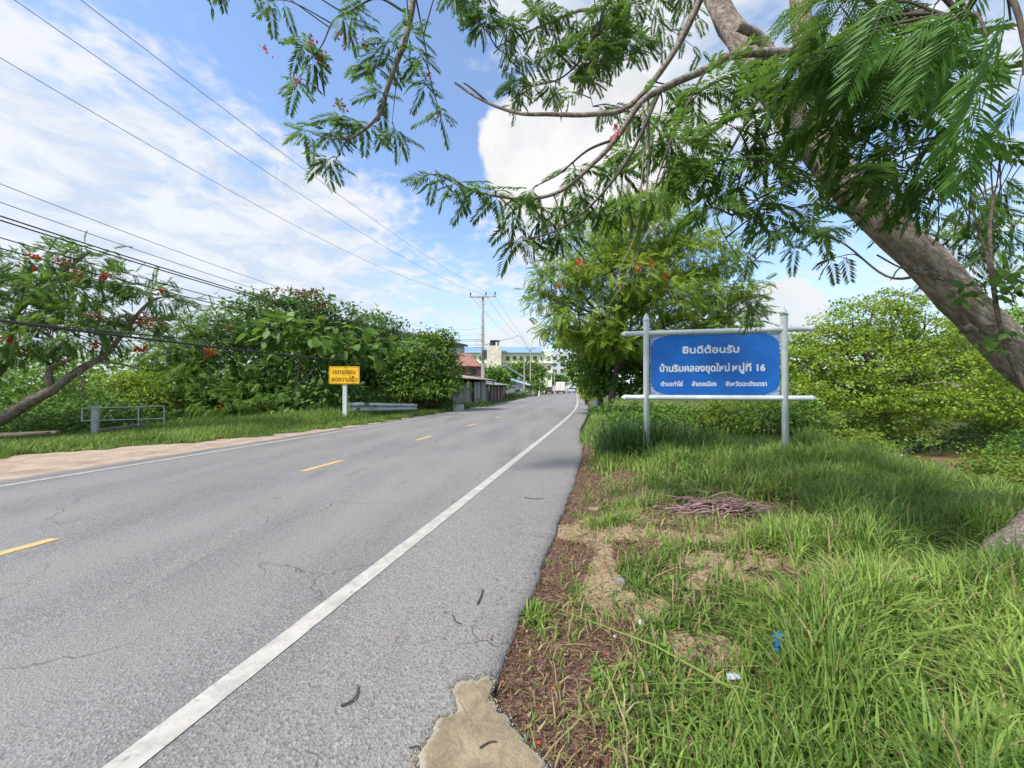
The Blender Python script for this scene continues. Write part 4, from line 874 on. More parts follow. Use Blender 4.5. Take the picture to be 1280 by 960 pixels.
# roadside canopy on far right shoulder
c = P(716, 0, 135); t = thing('roadside_canopy', 'small pale canopy shelter far beyond the vehicles', 'shelter', (c.x, c.y, 0)); q = MB(); q.prism([(c.x - 3, c.y, 3.6), (c.x + 3, c.y, 3.0), (c.x + 3, c.y + 4, 3.0), (c.x - 3, c.y + 4, 3.6)], (0, 0, -.15)); q.build('roof', M['wall_white'], t)
for dx in (-2.6, 2.6): q = MB(); q.box((c.x + dx, c.y + .3, 1.5), (.15, .15, 3.1)); q.build('post', M['galv'], t)
# concrete kerb block and dog
c = P(664, 0, 70); t = thing('concrete_block', 'pale concrete block on the left verge below the second power pole', 'block', (c.x, c.y, 0)); q = MB(); q.box((c.x, c.y, .35), (1.0, .8, .9), R(10)); q.build('block', M['concrete_white'], t, .03)
def skin(name, verts, edges, rad, mat, parent, sub=1, root=0):
    me = bpy.data.meshes.new(name); me.from_pydata([tuple(v) for v in verts], edges, []); o = link(name, me, parent)
    m = o.modifiers.new('skin', 'SKIN')
    for i, r in enumerate(rad): me.skin_vertices[0].data[i].radius = (r, r)
    me.skin_vertices[0].data[root].use_root = True
    s = o.modifiers.new('sub', 'SUBSURF'); s.levels = sub; s.render_levels = sub; me.materials.append(mat); return o
c = P(674, 0, 64); t = thing('dog', 'small cream dog sitting at the left edge of the road', 'dog', (c.x, c.y, 0))
vs = [(0, 0, .22), (.05, 0, .40), (.10, 0, .62), (.12, 0, .78), (.16, 0, .92), (.30, 0, .88), (.36, 0, .86), (.16, -.10, .45), (.19, -.10, .22), (.20, -.10, .03), (.26, -.10, .02), (.16, .10, .45), (.19, .10, .22), (.20, .10, .03), (.26, .10, .02),
      (.02, -.15, .20), (.20, -.17, .22), (.06, -.17, .04), (.20, -.17, .03), (.02, .15, .20), (.20, .17, .22), (.06, .17, .04), (.20, .17, .03), (-.18, .02, .08), (-.34, .05, .06), (.13, -.07, 1.04), (.13, .07, 1.04)]
ed = [(0, 1), (1, 2), (2, 3), (3, 4), (4, 5), (5, 6), (2, 7), (7, 8), (8, 9), (9, 10), (2, 11), (11, 12), (12, 13), (13, 14), (0, 15), (15, 16), (16, 17), (17, 18), (0, 19), (19, 20), (20, 21), (21, 22), (0, 23), (23, 24), (4, 25), (4, 26)]
rd = [.17, .17, .15, .10, .10, .055, .04, .06, .045, .04, .04, .06, .045, .04, .04, .12, .07, .045, .04, .12, .07, .045, .04, .05, .03, .03, .03]
skin('body', [(c.x - y - .0, c.y - x, z + .0) for x, y, z in vs], ed, rd, M['fur'], t)
# things under the right-hand trees
c = G(752, 501.5); t = thing('wooden_bench', 'grey plank bench under the right trees just left of the blue sign', 'bench', (c.x, c.y, 0))
q = MB(); q.box((c.x + .75, c.y + .4, .70), (2.6, .45, .08), R(8)); q.build('seat', M['wood_grey'], t, .01)
for x in (-.3, 1.7): q = MB(); q.box((c.x + x, c.y + .35 + x * .1, .3), (.12, .38, .72), R(8)); q.build('leg', M['wood_grey'], t)
c = G(745, 511); t = thing('plastic_drum', 'pale teal plastic drum at the shoulder near the plank bench', 'drum', (c.x, c.y, 0)); q = MB(); q.lathe((c.x + .15, c.y + .2, -.06), [(0, 0), (.24, 0), (.26, .05), (.26, .25), (.27, .27), (.26, .29), (.26, .55), (.24, .6), (.10, .62), (0, .62)], 18); q.build('body', M['teal_plastic'], t)
q = MB(); q.lathe((c.x + .15, c.y + .2, .56), [(.09, 0), (.10, .02), (.10, .07), (0, .09)], 14); q.build('cap', M['pale_plastic'], t)

# ------------------------------------------------------------------ trees
def tree(name, label, cat, base, top, r, clumps, n, tmpl, size, leaf, bark='bark', group=None, sub=26, spread=.3, up=.6, droop=.2, flat=1.0, tb=0.0, per=1, flowers=0, ground=None, extra=None, nlimb=None, fl='petal'):
    t = thing(name, label, cat, base, group)
    b = MB(); limbs(b, base, top, r, clumps if nlimb is None else clumps[:nlimb], per=per); b.build('trunk', M[bark], t)
    ms = Mass(); foliage(ms, clumps, n, tmpl, size, 0, sub, spread, up, droop, flat, tb, ground); mats = [M[leaf]]
    if extra:
        for cl, k, tm, sz, lf in extra:
            mats.append(M[lf]); foliage(ms, cl, k, tm, sz, len(mats) - 1, 12, spread, up, droop, flat)
    ms.build('crown', mats, t)
    if flowers:
        fm = Mass(); pos, out, tt = crown_points([(c, tuple(q * 1.0 for q in r_)) for c, r_ in clumps], flowers * 14, max(2, flowers // max(1, len(clumps))), .07, 1.0)
        N = len(pos); fm.inst(BROAD, pos, frames(rng.normal(size=(N, 3)), np.tile([0, 0, 1.0], (N, 1)) + rng.normal(size=(N, 3)) * .4), rng.uniform(.05, .12, N) * max(1, base[1] / 11), rng.uniform(.1, 1, N)); fm.build('blossoms', M[fl], t)
    return t
def shrub(name, label, cat, clumps, n, tmpl, size, leaf, group=None, **kw):
    c = clumps[0][0]; zb = gz(c[0], c[1]); t = thing(name, label, cat, (c[0], c[1], zb), group); b = MB()
    for k in range(kw.pop('stems', 7)):
        cl = random.choice(clumps); e = Vector(cl[0]) + Vector([random.uniform(-.6, .6) * q for q in cl[1]]); s = Vector((c[0] + random.uniform(-.3, .3) * clumps[0][1][0], c[1] + random.uniform(-.2, .2), zb - .1))
        b.tube(catmull([s, s.lerp(e, .5) + Vector((random.uniform(-.15, .15), 0, .15)), e], 5), radii(11, .035, .008), 5)
    b.build('stem', M['twig'], t); ms = Mass(); foliage(ms, clumps, n, tmpl, size, **{**dict(sub=22, spread=.32, ground=zb), **kw}); ms.build('foliage', M[leaf], t); return t

# left flame tree, its curved trunk coming in from the left
base = (-17.2, 10.6, -.2); t = thing('flame_tree', 'spreading flame tree with a bent bare trunk and red blossoms at the left edge', 'tree', base)
b = MB(); main = catmull([base, P(-60, 552, 10.8), P(0, 525, 11), P(40, 501, 11), P(66, 487, 11), P(92, 467, 11.1), P(118, 452, 11.3), P(135, 441, 11.4)], 7)
b.tube(main, radii(len(main), .20, .06), 12, jit=.2)
for pts, r0, r1 in (([P(66, 487, 11), P(61, 472, 10.9), P(64, 460, 10.9), P(77, 453, 10.9), P(95, 446, 10.8)], .10, .04), ([P(135, 441, 11.4), P(120, 410, 11.5), P(80, 380, 11.3), P(60, 355, 11.3)], .08, .03), ([P(135, 441, 11.4), P(165, 400, 11.6), P(190, 375, 11.8), P(222, 368, 11.9)], .07, .02),
                    ([P(120, 452, 11.3), P(150, 455, 11.6), P(175, 462, 11.9)], .04, .012), ([P(97, 466, 11.1), P(103, 480, 11), P(102, 500, 11)], .035, .012), ([P(-60, 552, 10.8), P(-30, 490, 11.4), P(5, 455, 11.8), P(20, 390, 11.8), P(30, 340, 11.8)], .18, .04), ([P(95, 446, 10.8), P(60, 420, 10.8), P(20, 400, 10.9), P(-40, 390, 10.9)], .05, .02),
                    ([P(20, 390, 11.8), P(70, 345, 11.6), P(110, 315, 11.6)], .06, .02), ([P(-30, 490, 11.4), P(-90, 400, 11), P(-120, 340, 10.6)], .14, .04)):
    lp = catmull(pts, 6); b.tube(lp, radii(len(lp), r0, r1), 8, jit=.1)
b.build('trunk', M['bark_pale'], t)
cl = [PC(20, 335, 11.8, 60, 22), PC(95, 322, 11.6, 36, 12), PC(60, 362, 11.4, 70, 18), PC(150, 350, 11.6, 45, 11), PC(195, 368, 11.9, 44, 10), PC(20, 392, 10.9, 60, 22), PC(110, 392, 11.3, 55, 15), PC(75, 420, 10.8, 70, 18), PC(10, 440, 11.2, 45, 16), PC(-80, 350, 11, 60, 40), PC(-90, 420, 10.8, 60, 30), PC(160, 402, 11.9, 38, 10), PC(120, 312, 11.8, 22, 8)]
ms = Mass(); foliage(ms, cl, 2500, LEAF_MED, .42, 0, 80, .17, 1.3, .18, .8, .05); ms.build('crown', M['leaf_flame'], t)
fm = Mass()
for px, py, d, s in ((88, 348, 11.2, 9), (95, 343, 11.2, 7), (118, 397, 11, 8), (185, 404, 11.7, 10), (180, 398, 11.7, 8), (30, 437, 10.9, 5), (40, 322, 11.6, 6), (78, 326, 11.4, 8), (175, 436, 11.9, 5), (10, 425, 10.8, 6), (36, 335, 11.5, 5), (262, 440, 13, 5), (118, 430, 11, 4), (205, 365, 11.8, 5), (130, 345, 11.5, 5)):
    N = 34; pos = np.array(P(px, py, d)) + rng.normal(size=(N, 3)) * s / F * d * .55 * np.array([1.2, 1, .7]); fm.inst(BROAD, pos, frames(rng.normal(size=(N, 3)), rng.normal(size=(N, 3))), rng.uniform(.06, .13, N), rng.uniform(0, 1, N))
fm.build('blossoms', M['petal'], t)

shrub('bush', 'yellow green leafy bush behind the bent trunk at the left edge', 'bush', [PC(30, 490, 15, 70, 34), PC(-40, 480, 15, 60, 50), PC(85, 480, 15.5, 40, 32), PC(70, 520, 14, 55, 20)], 5200, CARD, .17, 'leaf_mid', tb=.2, sub=40)
shrub('bush', 'bright lime bush glowing behind the pipe railing', 'bush', [PC(170, 488, 16.5, 32, 22), PC(150, 476, 16.5, 22, 14), PC(190, 500, 16.5, 24, 16)], 2600, CARD, .15, 'leaf_lime', sub=20)
shrub('bush', 'dark low bush in the shade under the left flame tree', 'bush', [PC(60, 530, 13, 60, 18), PC(120, 520, 14.5, 45, 26), PC(10, 535, 12.4, 40, 16), PC(160, 522, 15, 40, 18)], 4200, CARD, .15, 'leaf_dark', sub=40)
tree('acacia_tree', 'feathery pale green tree between the left flame tree and the tall dense tree', 'tree', (*P(235, 540, 19).xy, -.3), P(240, 470, 19), .14, [PC(235, 425, 19, 45, 28), PC(265, 405, 19.5, 35, 18), PC(205, 445, 18.5, 30, 22), PC(225, 480, 18, 42, 26), PC(270, 465, 18.5, 40, 30), PC(285, 505, 17.5, 45, 22), PC(215, 515, 17.5, 38, 18)], 2200, LEAF_LOW, .55, 'leaf_mid', sub=60, spread=.26, tb=.1, flowers=3)
tree('broadleaf_tree', 'tall dense dark tree with reddish young leaves on top, left of the yellow sign', 'tree', (*P(345, 530, 22).xy, -.3), P(350, 440, 22), .2, [PC(345, 400, 22.5, 58, 34), PC(305, 410, 22, 30, 28), PC(400, 400, 22.5, 48, 26), PC(430, 420, 23, 34, 28), PC(320, 450, 21.5, 42, 34), PC(380, 450, 21.5, 50, 36), PC(350, 495, 20.5, 55, 30), PC(300, 500, 19.5, 36, 26)], 14500, CARD, .26, 'leaf_dark', sub=80, spread=.22,
     extra=[([PC(352, 371, 22.2, 30, 9), PC(385, 374, 22.2, 24, 10), PC(395, 386, 22, 16, 8)], 900, CARD, .22, 'leaf_red')])
t = tree('large_leaf_tree', 'young tree with very large round leaves just above the yellow sign', 'tree', (*P(374, 524, 18).xy, -.2), P(377, 440, 18), .055, [PC(360, 412, 18, 34, 18), PC(405, 418, 18.2, 40, 16), PC(440, 440, 18.5, 38, 14), PC(365, 440, 17.6, 22, 12), PC(470, 432, 19, 22, 14)], 330, BROAD, .62, 'leaf_mid', 'bark_pale', sub=60, spread=.25, up=1.6, droop=.35, tb=.05)
shrub('bush', 'dark bush of broad leaves at the foot of the yellow sign post', 'bush', [PC(410, 500, 18.6, 40, 24), PC(370, 508, 18.4, 30, 16), PC(455, 500, 20.5, 30, 22)], 1500, BROAD, .30, 'leaf_dark', sub=30, droop=.5)
tree('broadleaf_tree', 'round green tree behind the crash barrier, left of the lighter one', 'tree', (*P(470, 518, 26).xy, -.3), P(470, 470, 26), .15, [PC(462, 415, 26, 32, 24), PC(490, 430, 26, 34, 26), PC(455, 450, 25, 36, 30), PC(495, 465, 25.5, 34, 22), PC(440, 480, 24, 34, 22), PC(480, 490, 27.5, 34, 14)], 7200, CARD, .27, 'leaf_dark', sub=60, spread=.24, tb=.15)
tree('leafy_tree', 'bright leafy tree with forked stems at the right end of the crash barrier', 'tree', (*P(508, 516, 24).xy, -.2), P(512, 485, 24), .12, [PC(535, 440, 24, 36, 24), PC(548, 425, 24, 24, 12), PC(515, 462, 23.6, 38, 24), PC(555, 465, 24.4, 26, 26), PC(530, 485, 23.6, 46, 14), PC(560, 492, 24.6, 14, 14)], 6500, CARD, .25, 'leaf_mid', sub=70, spread=.22, tb=.15, per=2)
shrub('bush', 'reddish brown shrub over the right end of the crash barrier', 'bush', [PC(486, 498, 23.5, 10, 7), PC(510, 500, 23.5, 12, 8), PC(530, 505, 23.8, 16, 8)], 700, CARD, .2, 'leaf_red', sub=12)
shrub('bush', 'weedy bush at the foot of the grey shack', 'bush', [PC(584, 508, 27, 14, 4), PC(598, 504, 29.5, 10, 4), PC(552, 508, 24.5, 16, 7)], 900, CARD, .16, 'leaf_mid', sub=12)
tree('leafy_tree', 'small rounded tree right behind the nearest power pole', 'tree', (*P(622, 500, 53).xy, -.2), P(620, 485, 53), .15, [PC(615, 468, 53, 15, 10), PC(609, 474, 53, 12, 9), PC(627, 472, 53, 11, 8), PC(620, 480, 52.5, 16, 6)], 2600, CARD, .45, 'leaf_mid', sub=40, tb=.15)
tree('leafy_tree', 'bushy tree around the plain concrete post beyond the blue roofed house', 'tree', (*P(662, 490, 88).xy, -.2), P(660, 475, 88), .2, [PC(655, 459, 90, 16, 8), PC(672, 465, 90, 9, 8), PC(665, 471, 88, 13, 7), PC(645, 465, 92, 11, 7)], 2600, CARD, .7, 'leaf_mid', sub=40, tb=.1)
shrub('bush', 'dark roadside bush behind the dog', 'bush', [PC(671, 483, 74, 9, 7), PC(676, 486, 73, 6, 5), PC(660, 482, 78, 9, 5)], 1100, CARD, .45, 'leaf_dark', sub=16)
shrub('bush', 'low weeds along the kerb before the red wall', 'bush', [PC(655, 492, 58, 8, 3), PC(645, 493, 56, 8, 3), PC(660, 489, 66, 6, 3), PC(636, 495, 49, 8, 3)], 700, CARD, .3, 'leaf_pale', sub=16)
tree('leafy_tree', 'far rounded tree standing behind the truck', 'tree', (*P(690, 488, 165).xy, -.2), P(690, 480, 165), .3, [PC(688, 473, 165, 14, 6), PC(700, 475, 165, 9, 5), PC(676, 474, 165, 10, 5)], 1500, CARD, 1.2, 'leaf_dark', sub=24, tb=.2)
tree('leafy_tree', 'far tree line clump right of the truck', 'tree', (*P(722, 488, 170).xy, -.2), P(722, 480, 170), .3, [PC(718, 474, 170, 14, 7), PC(735, 470, 160, 16, 12), PC(750, 470, 150, 20, 14)], 1800, CARD, 1.2, 'leaf_mid', sub=24)

tree('leafy_tree', 'dim tree filling the gaps behind the left bushes and railing', 'tree', (*P(150, 510, 32).xy, -.3), P(150, 480, 32), .2, [PC(60, 470, 32, 70, 34), PC(150, 475, 32, 60, 36), PC(230, 470, 31, 50, 40), PC(-40, 470, 30, 70, 44), PC(110, 500, 27, 80, 16), PC(200, 500, 27, 60, 20)], 7000, CARD, .42, 'leaf_mid', sub=80, spread=.3)
tree('leafy_tree', 'dim tree filling the gaps behind the tall dense tree and the yellow sign', 'tree', (*P(380, 505, 34).xy, -.3), P(380, 480, 34), .2, [PC(310, 465, 32, 60, 40), PC(390, 460, 34, 60, 50), PC(460, 470, 35, 50, 36), PC(360, 500, 28, 80, 20), PC(440, 500, 30, 50, 16), PC(530, 478, 36, 40, 24)], 7500, CARD, .45, 'leaf_dark', sub=80, spread=.3)
tree('leafy_tree', 'dim green tree line beyond the canal behind the light rain tree', 'tree', (*P(1120, 520, 30).xy, -.6), P(1120, 470, 30), .2, [PC(1000, 480, 30, 70, 40), PC(1100, 470, 30, 70, 50), PC(1200, 470, 30, 70, 54), PC(1300, 470, 30, 70, 60), PC(1080, 515, 24, 80, 20), PC(1220, 515, 24, 90, 22)], 8000, CARD, .42, 'leaf_mid', sub=90, spread=.3)
# right side
cl = [PC(800, 290, 21, 60, 40), PC(740, 315, 20, 50, 28), PC(860, 320, 21, 62, 34), PC(700, 350, 19.5, 42, 22), PC(775, 350, 19, 60, 36), PC(900, 362, 20.5, 46, 24), PC(685, 378, 19.5, 28, 12), PC(830, 375, 19.5, 66, 30), PC(735, 395, 19, 48, 28), PC(925, 385, 21, 28, 14), PC(770, 425, 19.5, 54, 24), PC(850, 425, 20, 60, 22), PC(705, 410, 19.5, 28, 16), PC(900, 405, 20.5, 44, 16), PC(815, 250, 22, 34, 18), PC(780, 268, 21.5, 30, 16)]
BIG = tree('flame_tree', 'big feathery flame tree rising behind the blue sign', 'tree', (*P(760, 500, 21).xy, -.3), P(775, 405, 21), .20, cl, 8600, LEAF_LOW, .56, 'leaf_flame_bright', 'bark', sub=100, spread=.17, up=1.0, flat=.8, tb=.0, per=2, flowers=0)
fm = Mass()
for px, py, d, q_ in ((797, 336, 17.2, 8), (812, 330, 17.5, 6), (832, 345, 17.6, 5), (846, 428, 17.6, 6), (724, 330, 17.5, 6), (700, 358, 17.6, 4)):
    N = 26; pos = np.array(P(px, py, d)) + rng.normal(size=(N, 3)) * q_ / F * d * .5; fm.inst(BROAD, pos, frames(rng.normal(size=(N, 3)), rng.normal(size=(N, 3))), rng.uniform(.08, .18, N), rng.uniform(.2, 1, N))
fm.build('blossoms', M['petal'], BIG)
tree('broadleaf_tree', 'dense dark tree overhanging the shoulder below the big flame tree', 'tree', (*P(752, 500, 23).xy, -.2), P(752, 465, 23), .2, [PC(725, 440, 24, 30, 22), PC(760, 435, 22.5, 42, 28), PC(735, 465, 24, 26, 20), PC(775, 470, 22, 44, 26), PC(820, 450, 22, 40, 30), PC(707, 425, 25, 16, 11), PC(755, 488, 22.5, 26, 10)], 9000, CARD, .27, 'leaf_mid', sub=90, spread=.22, tb=-.05)
shrub('bush', 'small yellow green bush at the road shoulder under the dense dark tree', 'bush', [PC(733, 490, 33, 9, 8), PC(739, 482, 33, 8, 8)], 900, CARD, .22, 'leaf_lime', sub=14)
cl = [PC(1085, 400, 15.5, 62, 34), PC(1120, 378, 15.5, 34, 20), PC(1040, 425, 15, 46, 26), PC(1150, 420, 15.5, 60, 32), PC(1010, 455, 14.5, 40, 30), PC(1085, 450, 14.5, 66, 30), PC(1190, 460, 14.5, 60, 34), PC(1060, 492, 14, 60, 30), PC(1150, 500, 14.2, 66, 26), PC(1240, 500, 14.5, 60, 34), PC(1000, 500, 13.6, 44, 30), PC(1240, 440, 16, 60, 50), PC(1110, 528, 15.3, 50, 18)]
tree('rain_tree', 'light green spreading tree across the canal on the right', 'tree', (*P(1105, 560, 17.5).xy, -1.2), P(1100, 480, 16.5), .22, cl, 34000, CARD, .135, 'leaf_lime', 'bark_pale', sub=200, spread=.10, up=1.5, flat=.85, tb=-.02, per=2)
tree('rain_tree', 'darker spreading tree at the right edge behind the leaning trunk', 'tree', (*P(1330, 545, 16).xy, -1.0), P(1320, 470, 16), .2, [PC(1300, 440, 17, 70, 50), PC(1250, 410, 18, 50, 30), PC(1340, 500, 15.5, 70, 40), PC(1270, 520, 15.3, 40, 30)], 7000, CARD, .2, 'leaf_mid', 'bark', sub=70, spread=.2, tb=.2)
tree('leafy_tree', 'mid green tree filling the gap right of the blue sign post', 'tree', (*P(960, 520, 19).xy, -.4), P(955, 470, 19), .14, [PC(950, 440, 19, 40, 30), PC(905, 430, 20, 40, 30), PC(985, 445, 18.5, 30, 30), PC(880, 470, 19, 60, 28), PC(970, 490, 18, 50, 26)], 5600, CARD, .24, 'leaf_mid', sub=70, spread=.22, tb=.1)
# undergrowth beyond the sign and on the canal bank
for lab, cl, n, sz, lf in (
    ('leafy shrub under the left half of the blue sign', [PC(790, 515, 10.5, 40, 16), PC(840, 520, 10, 34, 14)], 1800, .10, 'leaf_mid'),
    ('yellow green shrub under the middle of the blue sign', [PC(890, 520, 9.6, 34, 18), PC(915, 512, 10, 30, 18)], 2200, .09, 'leaf_yellow'),
    ('leafy shrub beside the right post of the blue sign', [PC(955, 520, 9.2, 34, 22), PC(1000, 525, 9.4, 36, 26)], 2600, .095, 'leaf_mid'),
    ('creeping yellow vine mound right of the blue sign', [PC(1040, 540, 9.2, 46, 24), PC(1075, 566, 8.6, 44, 20), PC(1020, 560, 8.4, 40, 20)], 4200, .075, 'leaf_yellow'),
    ('pale vine mound at the near bank of the canal', [PC(1130, 590, 8.4, 44, 17), PC(1090, 590, 8.0, 40, 16)], 3000, .075, 'leaf_pale'),
    ('yellow vine mound at the canal bank near the trunk foot', [PC(1250, 612, 7.6, 60, 18), PC(1200, 618, 7.2, 50, 14), PC(1300, 590, 8, 40, 26)], 3600, .075, 'leaf_yellow'),
    ('tangled dark shrub at the far edge of the canal', [PC(1075, 545, 14.2, 60, 12), PC(1140, 550, 15.5, 40, 8), PC(1240, 552, 15, 50, 16)], 4200, .12, 'leaf_dark'),
    ('leafy shrub on the right bank of the brown water', [PC(1268, 580, 10.5, 50, 20), PC(1300, 560, 11, 40, 30)], 3000, .10, 'leaf_mid')):
    shrub('shrub', lab, 'shrub', cl, n, CARD, sz, lf, 'undergrowth beside the canal', sub=30, spread=.26)

# ------------------------------------------------------------------ the leaning foreground flame tree
tb_ = (5.35, 3.35, -.12); ft = thing('leaning_flame_tree', 'large leaning flame tree whose thick trunk crosses the upper right corner', 'tree', tb_)
b = MB(); TR = catmull([(5.35, 3.35, -.25), (5.22, 3.38, .35), P(1340, 510, 3.4), P(1275, 448, 3.4), P(1170, 340, 3.42), P(1065, 232, 3.5), P(985, 135, 3.65), P(935, 60, 3.8), P(898, -5, 4.0), P(870, -90, 4.2), P(850, -230, 4.5)], 7)
b.tube(TR, [r_k * (1 + .06 * mnoise.noise(Vector((i * .5, 3, 1)))) for i, r_k in enumerate(radii(len(TR), .205, .092, .55))], 24, 0, jit=.22)
for px, py, d, rr in ((1150, 335, 3.29, .04), (1212, 412, 3.29, .04), (1240, 405, 3.29, .03), (1170, 342, 3.28, .03)): b.ell(P(px, py, d), (rr * 1.5, rr * .8, rr * .9), 0, 14, 10, 0, 1.0)
BR = [([P(1045, 210, 3.5), P(1030, 120, 3.7), P(1008, 40, 3.9), P(1000, -60, 4.2)], .125, .08, 12), ([P(965, 105, 3.7), P(968, 70, 3.6), P(950, 40, 3.55), P(925, 28, 3.5)], .06, .035, 9),
      ([P(1040, 62, 3.7), P(1010, 62, 3.6), P(928, 63, 3.5), P(884, 83, 3.4), P(827, 109, 3.35), P(801, 127, 3.35), P(771, 171, 3.4), P(745, 200, 3.5), P(700, 238, 3.6), P(650, 247, 3.7), P(591, 237, 3.8), P(553, 220, 3.9), P(523, 213, 4.0)], .042, .006, 8),
      ([P(885, -20, 4.1), P(845, 60, 4.3), P(790, 128, 4.4), P(740, 140, 4.5), P(690, 140, 4.6), P(645, 138, 4.7), P(600, 121, 4.8), P(568, 100, 4.85)], .04, .012, 7), ([P(612, 127, 4.78), P(590, 108, 4.8), P(579, 100, 4.8)], .014, .007, 6),
      ([P(855, -200, 4.5), P(720, -230, 4.8), P(600, -170, 5), P(520, -60, 5), P(514, 0, 5), P(505, 45, 4.95), P(495, 72, 4.9), P(483, 107, 4.9), P(476, 134, 4.9), P(464, 151, 4.85), P(437, 170, 4.8), P(409, 170, 4.8), P(390, 165, 4.8)], .06, .008, 8),
      ([P(433, 172, 4.8), P(424, 186, 4.8), P(416, 204, 4.75)], .010, .004, 5), ([P(505, 10, 5), P(470, -8, 5), P(437, 8, 5), P(415, 20, 5), P(400, 52, 4.95), P(382, 74, 4.9), P(374, 90, 4.9)], .016, .004, 6), ([P(516, -20, 5), P(528, 40, 5.05), P(536, 90, 5.1), P(545, 125, 5.1), P(550, 140, 5.1)], .013, .004, 6), ([P(497, 80, 4.9), P(493, 110, 4.9), P(489, 150, 4.85)], .008, .003, 5),
      ([P(850, -150, 4.6), P(800, -60, 5.2), P(758, 2, 5.6), P(725, 8, 5.8), P(690, 22, 5.9), P(650, 40, 6), P(620, 55, 6)], .04, .008, 7), ([P(758, 2, 5.6), P(745, 40, 5.6), P(728, 70, 5.6), P(700, 95, 5.7), P(665, 105, 5.8)], .025, .006, 6), ([P(728, 70, 5.6), P(735, 100, 5.5), P(742, 130, 5.5)], .012, .004, 5), ([P(800, -60, 5.2), P(700, -80, 5.6), P(600, -60, 5.9), P(570, -20, 6)], .03, .008, 6),
      ([P(771, 171, 3.4), P(735, 186, 3.5), P(700, 215, 3.5), P(672, 230, 3.55)], .014, .005, 6), ([P(827, 109, 3.35), P(790, 190, 3.3), P(745, 250, 3.3), P(700, 285, 3.3), P(655, 300, 3.3)], .018, .005, 6), ([P(884, 83, 3.4), P(850, 150, 3.2), P(830, 200, 3.1), P(815, 250, 3.05)], .014, .004, 6),
      ([P(960, 95, 3.7), P(935, 150, 3.5), P(905, 205, 3.3), P(880, 260, 3.2)], .02, .005, 6), ([P(1000, 62, 3.6), P(960, 150, 3.2), P(930, 210, 3), P(915, 280, 2.9)], .018, .004, 6), ([P(980, 130, 3.6), P(900, 150, 3.8), P(840, 180, 4)], .02, .006, 6),
      ([P(1020, 90, 3.7), P(1060, 60, 3), P(1110, 20, 2.4), P(1160, 10, 2.0), P(1210, 20, 1.6)], .03, .008, 8), ([P(1110, 20, 2.4), P(1080, -30, 2.2), P(1150, -50, 1.9), P(1260, -20, 1.7), P(1290, 60, 1.6)], .02, .008, 8), ([P(1090, 260, 3.5), P(1150, 240, 4.2), P(1230, 205, 4.8), P(1300, 180, 5.2)], .028, .012, 7), ([P(1030, 120, 3.7), P(1100, 100, 3.2), P(1160, 140, 2.8), P(1200, 180, 2.5)], .02, .006, 7),
      ([P(1170, 340, 3.42), P(1110, 345, 4.2), P(1050, 300, 4.8), P(990, 285, 5)], .016, .005, 6), ([P(990, 285, 5), P(940, 330, 5.4), P(915, 365, 5.6), P(945, 390, 5.6)], .010, .003, 5), ([P(905, 205, 3.3), P(895, 250, 3.3), P(905, 290, 3.35), P(930, 330, 3.4)], .008, .003, 5)]
BP = []
for pts, r0, r1, n in BR:
    lp = catmull(pts, 6); BP.append(lp); b.tube(lp, radii(len(lp), r0, r1), n, 0 if r0 > .03 else 1, jit=.12)
# root flare running out into the grass
for pts, r0, r1 in (([(5.25, 3.36, .50), (4.95, 3.30, .34), (4.6, 3.22, .26), (4.30, 3.16, .17), (4.0, 3.12, .08), (3.74, 3.08, -.03)], .29, .09), ([(5.3, 3.3, .3), (5.1, 3.0, .08), (5.0, 2.6, -.05)], .22, .06), ([(5.4, 3.4, .3), (5.2, 3.9, .05), (5.1, 4.4, -.1)], .2, .06)):
    lp = catmull(pts, 6); b.tube(lp, radii(len(lp), r0, r1), 14, 0, jit=.2)
# hanging bare vine
b.build('trunk', [M['bark_big'], M['twig']], ft)
allb = [p for l in BP for p in l[2:]] + TR[-16:]
lv = Mass()
tg = []
def T(px, py, d, n=6, size=.40, spread=16, lod=1): tg.append((px, py, d, n, size, spread, lod))
for px, py, n in ((372, 46, 6), (388, 68, 7), (430, 22, 5), (368, 98, 5), (482, 46, 6), (455, 78, 7), (475, 112, 6), (428, 142, 7), (452, 150, 5), (378, 162, 6), (408, 198, 7), (492, 160, 5), (522, 62, 6), (528, 98, 7), (548, 138, 5), (512, 34, 5), (440, 2, 5), (330, -6, 4), (412, 160, 5), (468, 60, 5), (230, -22, 3), (260, -40, 4)): T(px, py, 4.85, n, .36, 14)
for _ in range(44): T(random.uniform(630, 790), random.uniform(-10, 135), random.uniform(5.2, 6.2), 6, .29, 16)
for _ in range(10): T(random.uniform(560, 640), random.uniform(-60, 30), random.uniform(5.5, 6.2), 6, .36, 16)
for _ in range(22): T(random.uniform(740, 880), random.uniform(-20, 70), random.uniform(4.8, 5.8), 6, .30, 18)
for _ in range(13): T(random.uniform(745, 880), random.uniform(100, 215), random.uniform(3.4, 4.6), 6, .36, 18)
for px, py, n in ((538, 217, 4), (566, 224, 5), (592, 236, 5), (618, 240, 6), (650, 246, 5), (648, 298, 7), (698, 292, 7), (665, 236, 6), (725, 240, 6), (700, 262, 6), (680, 272, 6), (745, 262, 6), (640, 275, 5), (775, 250, 6), (720, 210, 5)): T(px, py, 3.6, n, .34, 16, 2)
for px, py in ((905, 150), (935, 120), (960, 180), (890, 200), (915, 230), (950, 250), (880, 260), (920, 190), (985, 210), (1000, 170), (860, 175), (870, 110), (900, 95), (940, 90), (845, 210), (815, 240), (1010, 255), (975, 120)): T(px, py, random.uniform(2.8, 3.5), 6, .36, 22, 2)
for _ in range(14): T(random.uniform(1010, 1190), random.uniform(-30, 80), random.uniform(2.0, 2.7), 6, .38, 34, 2)
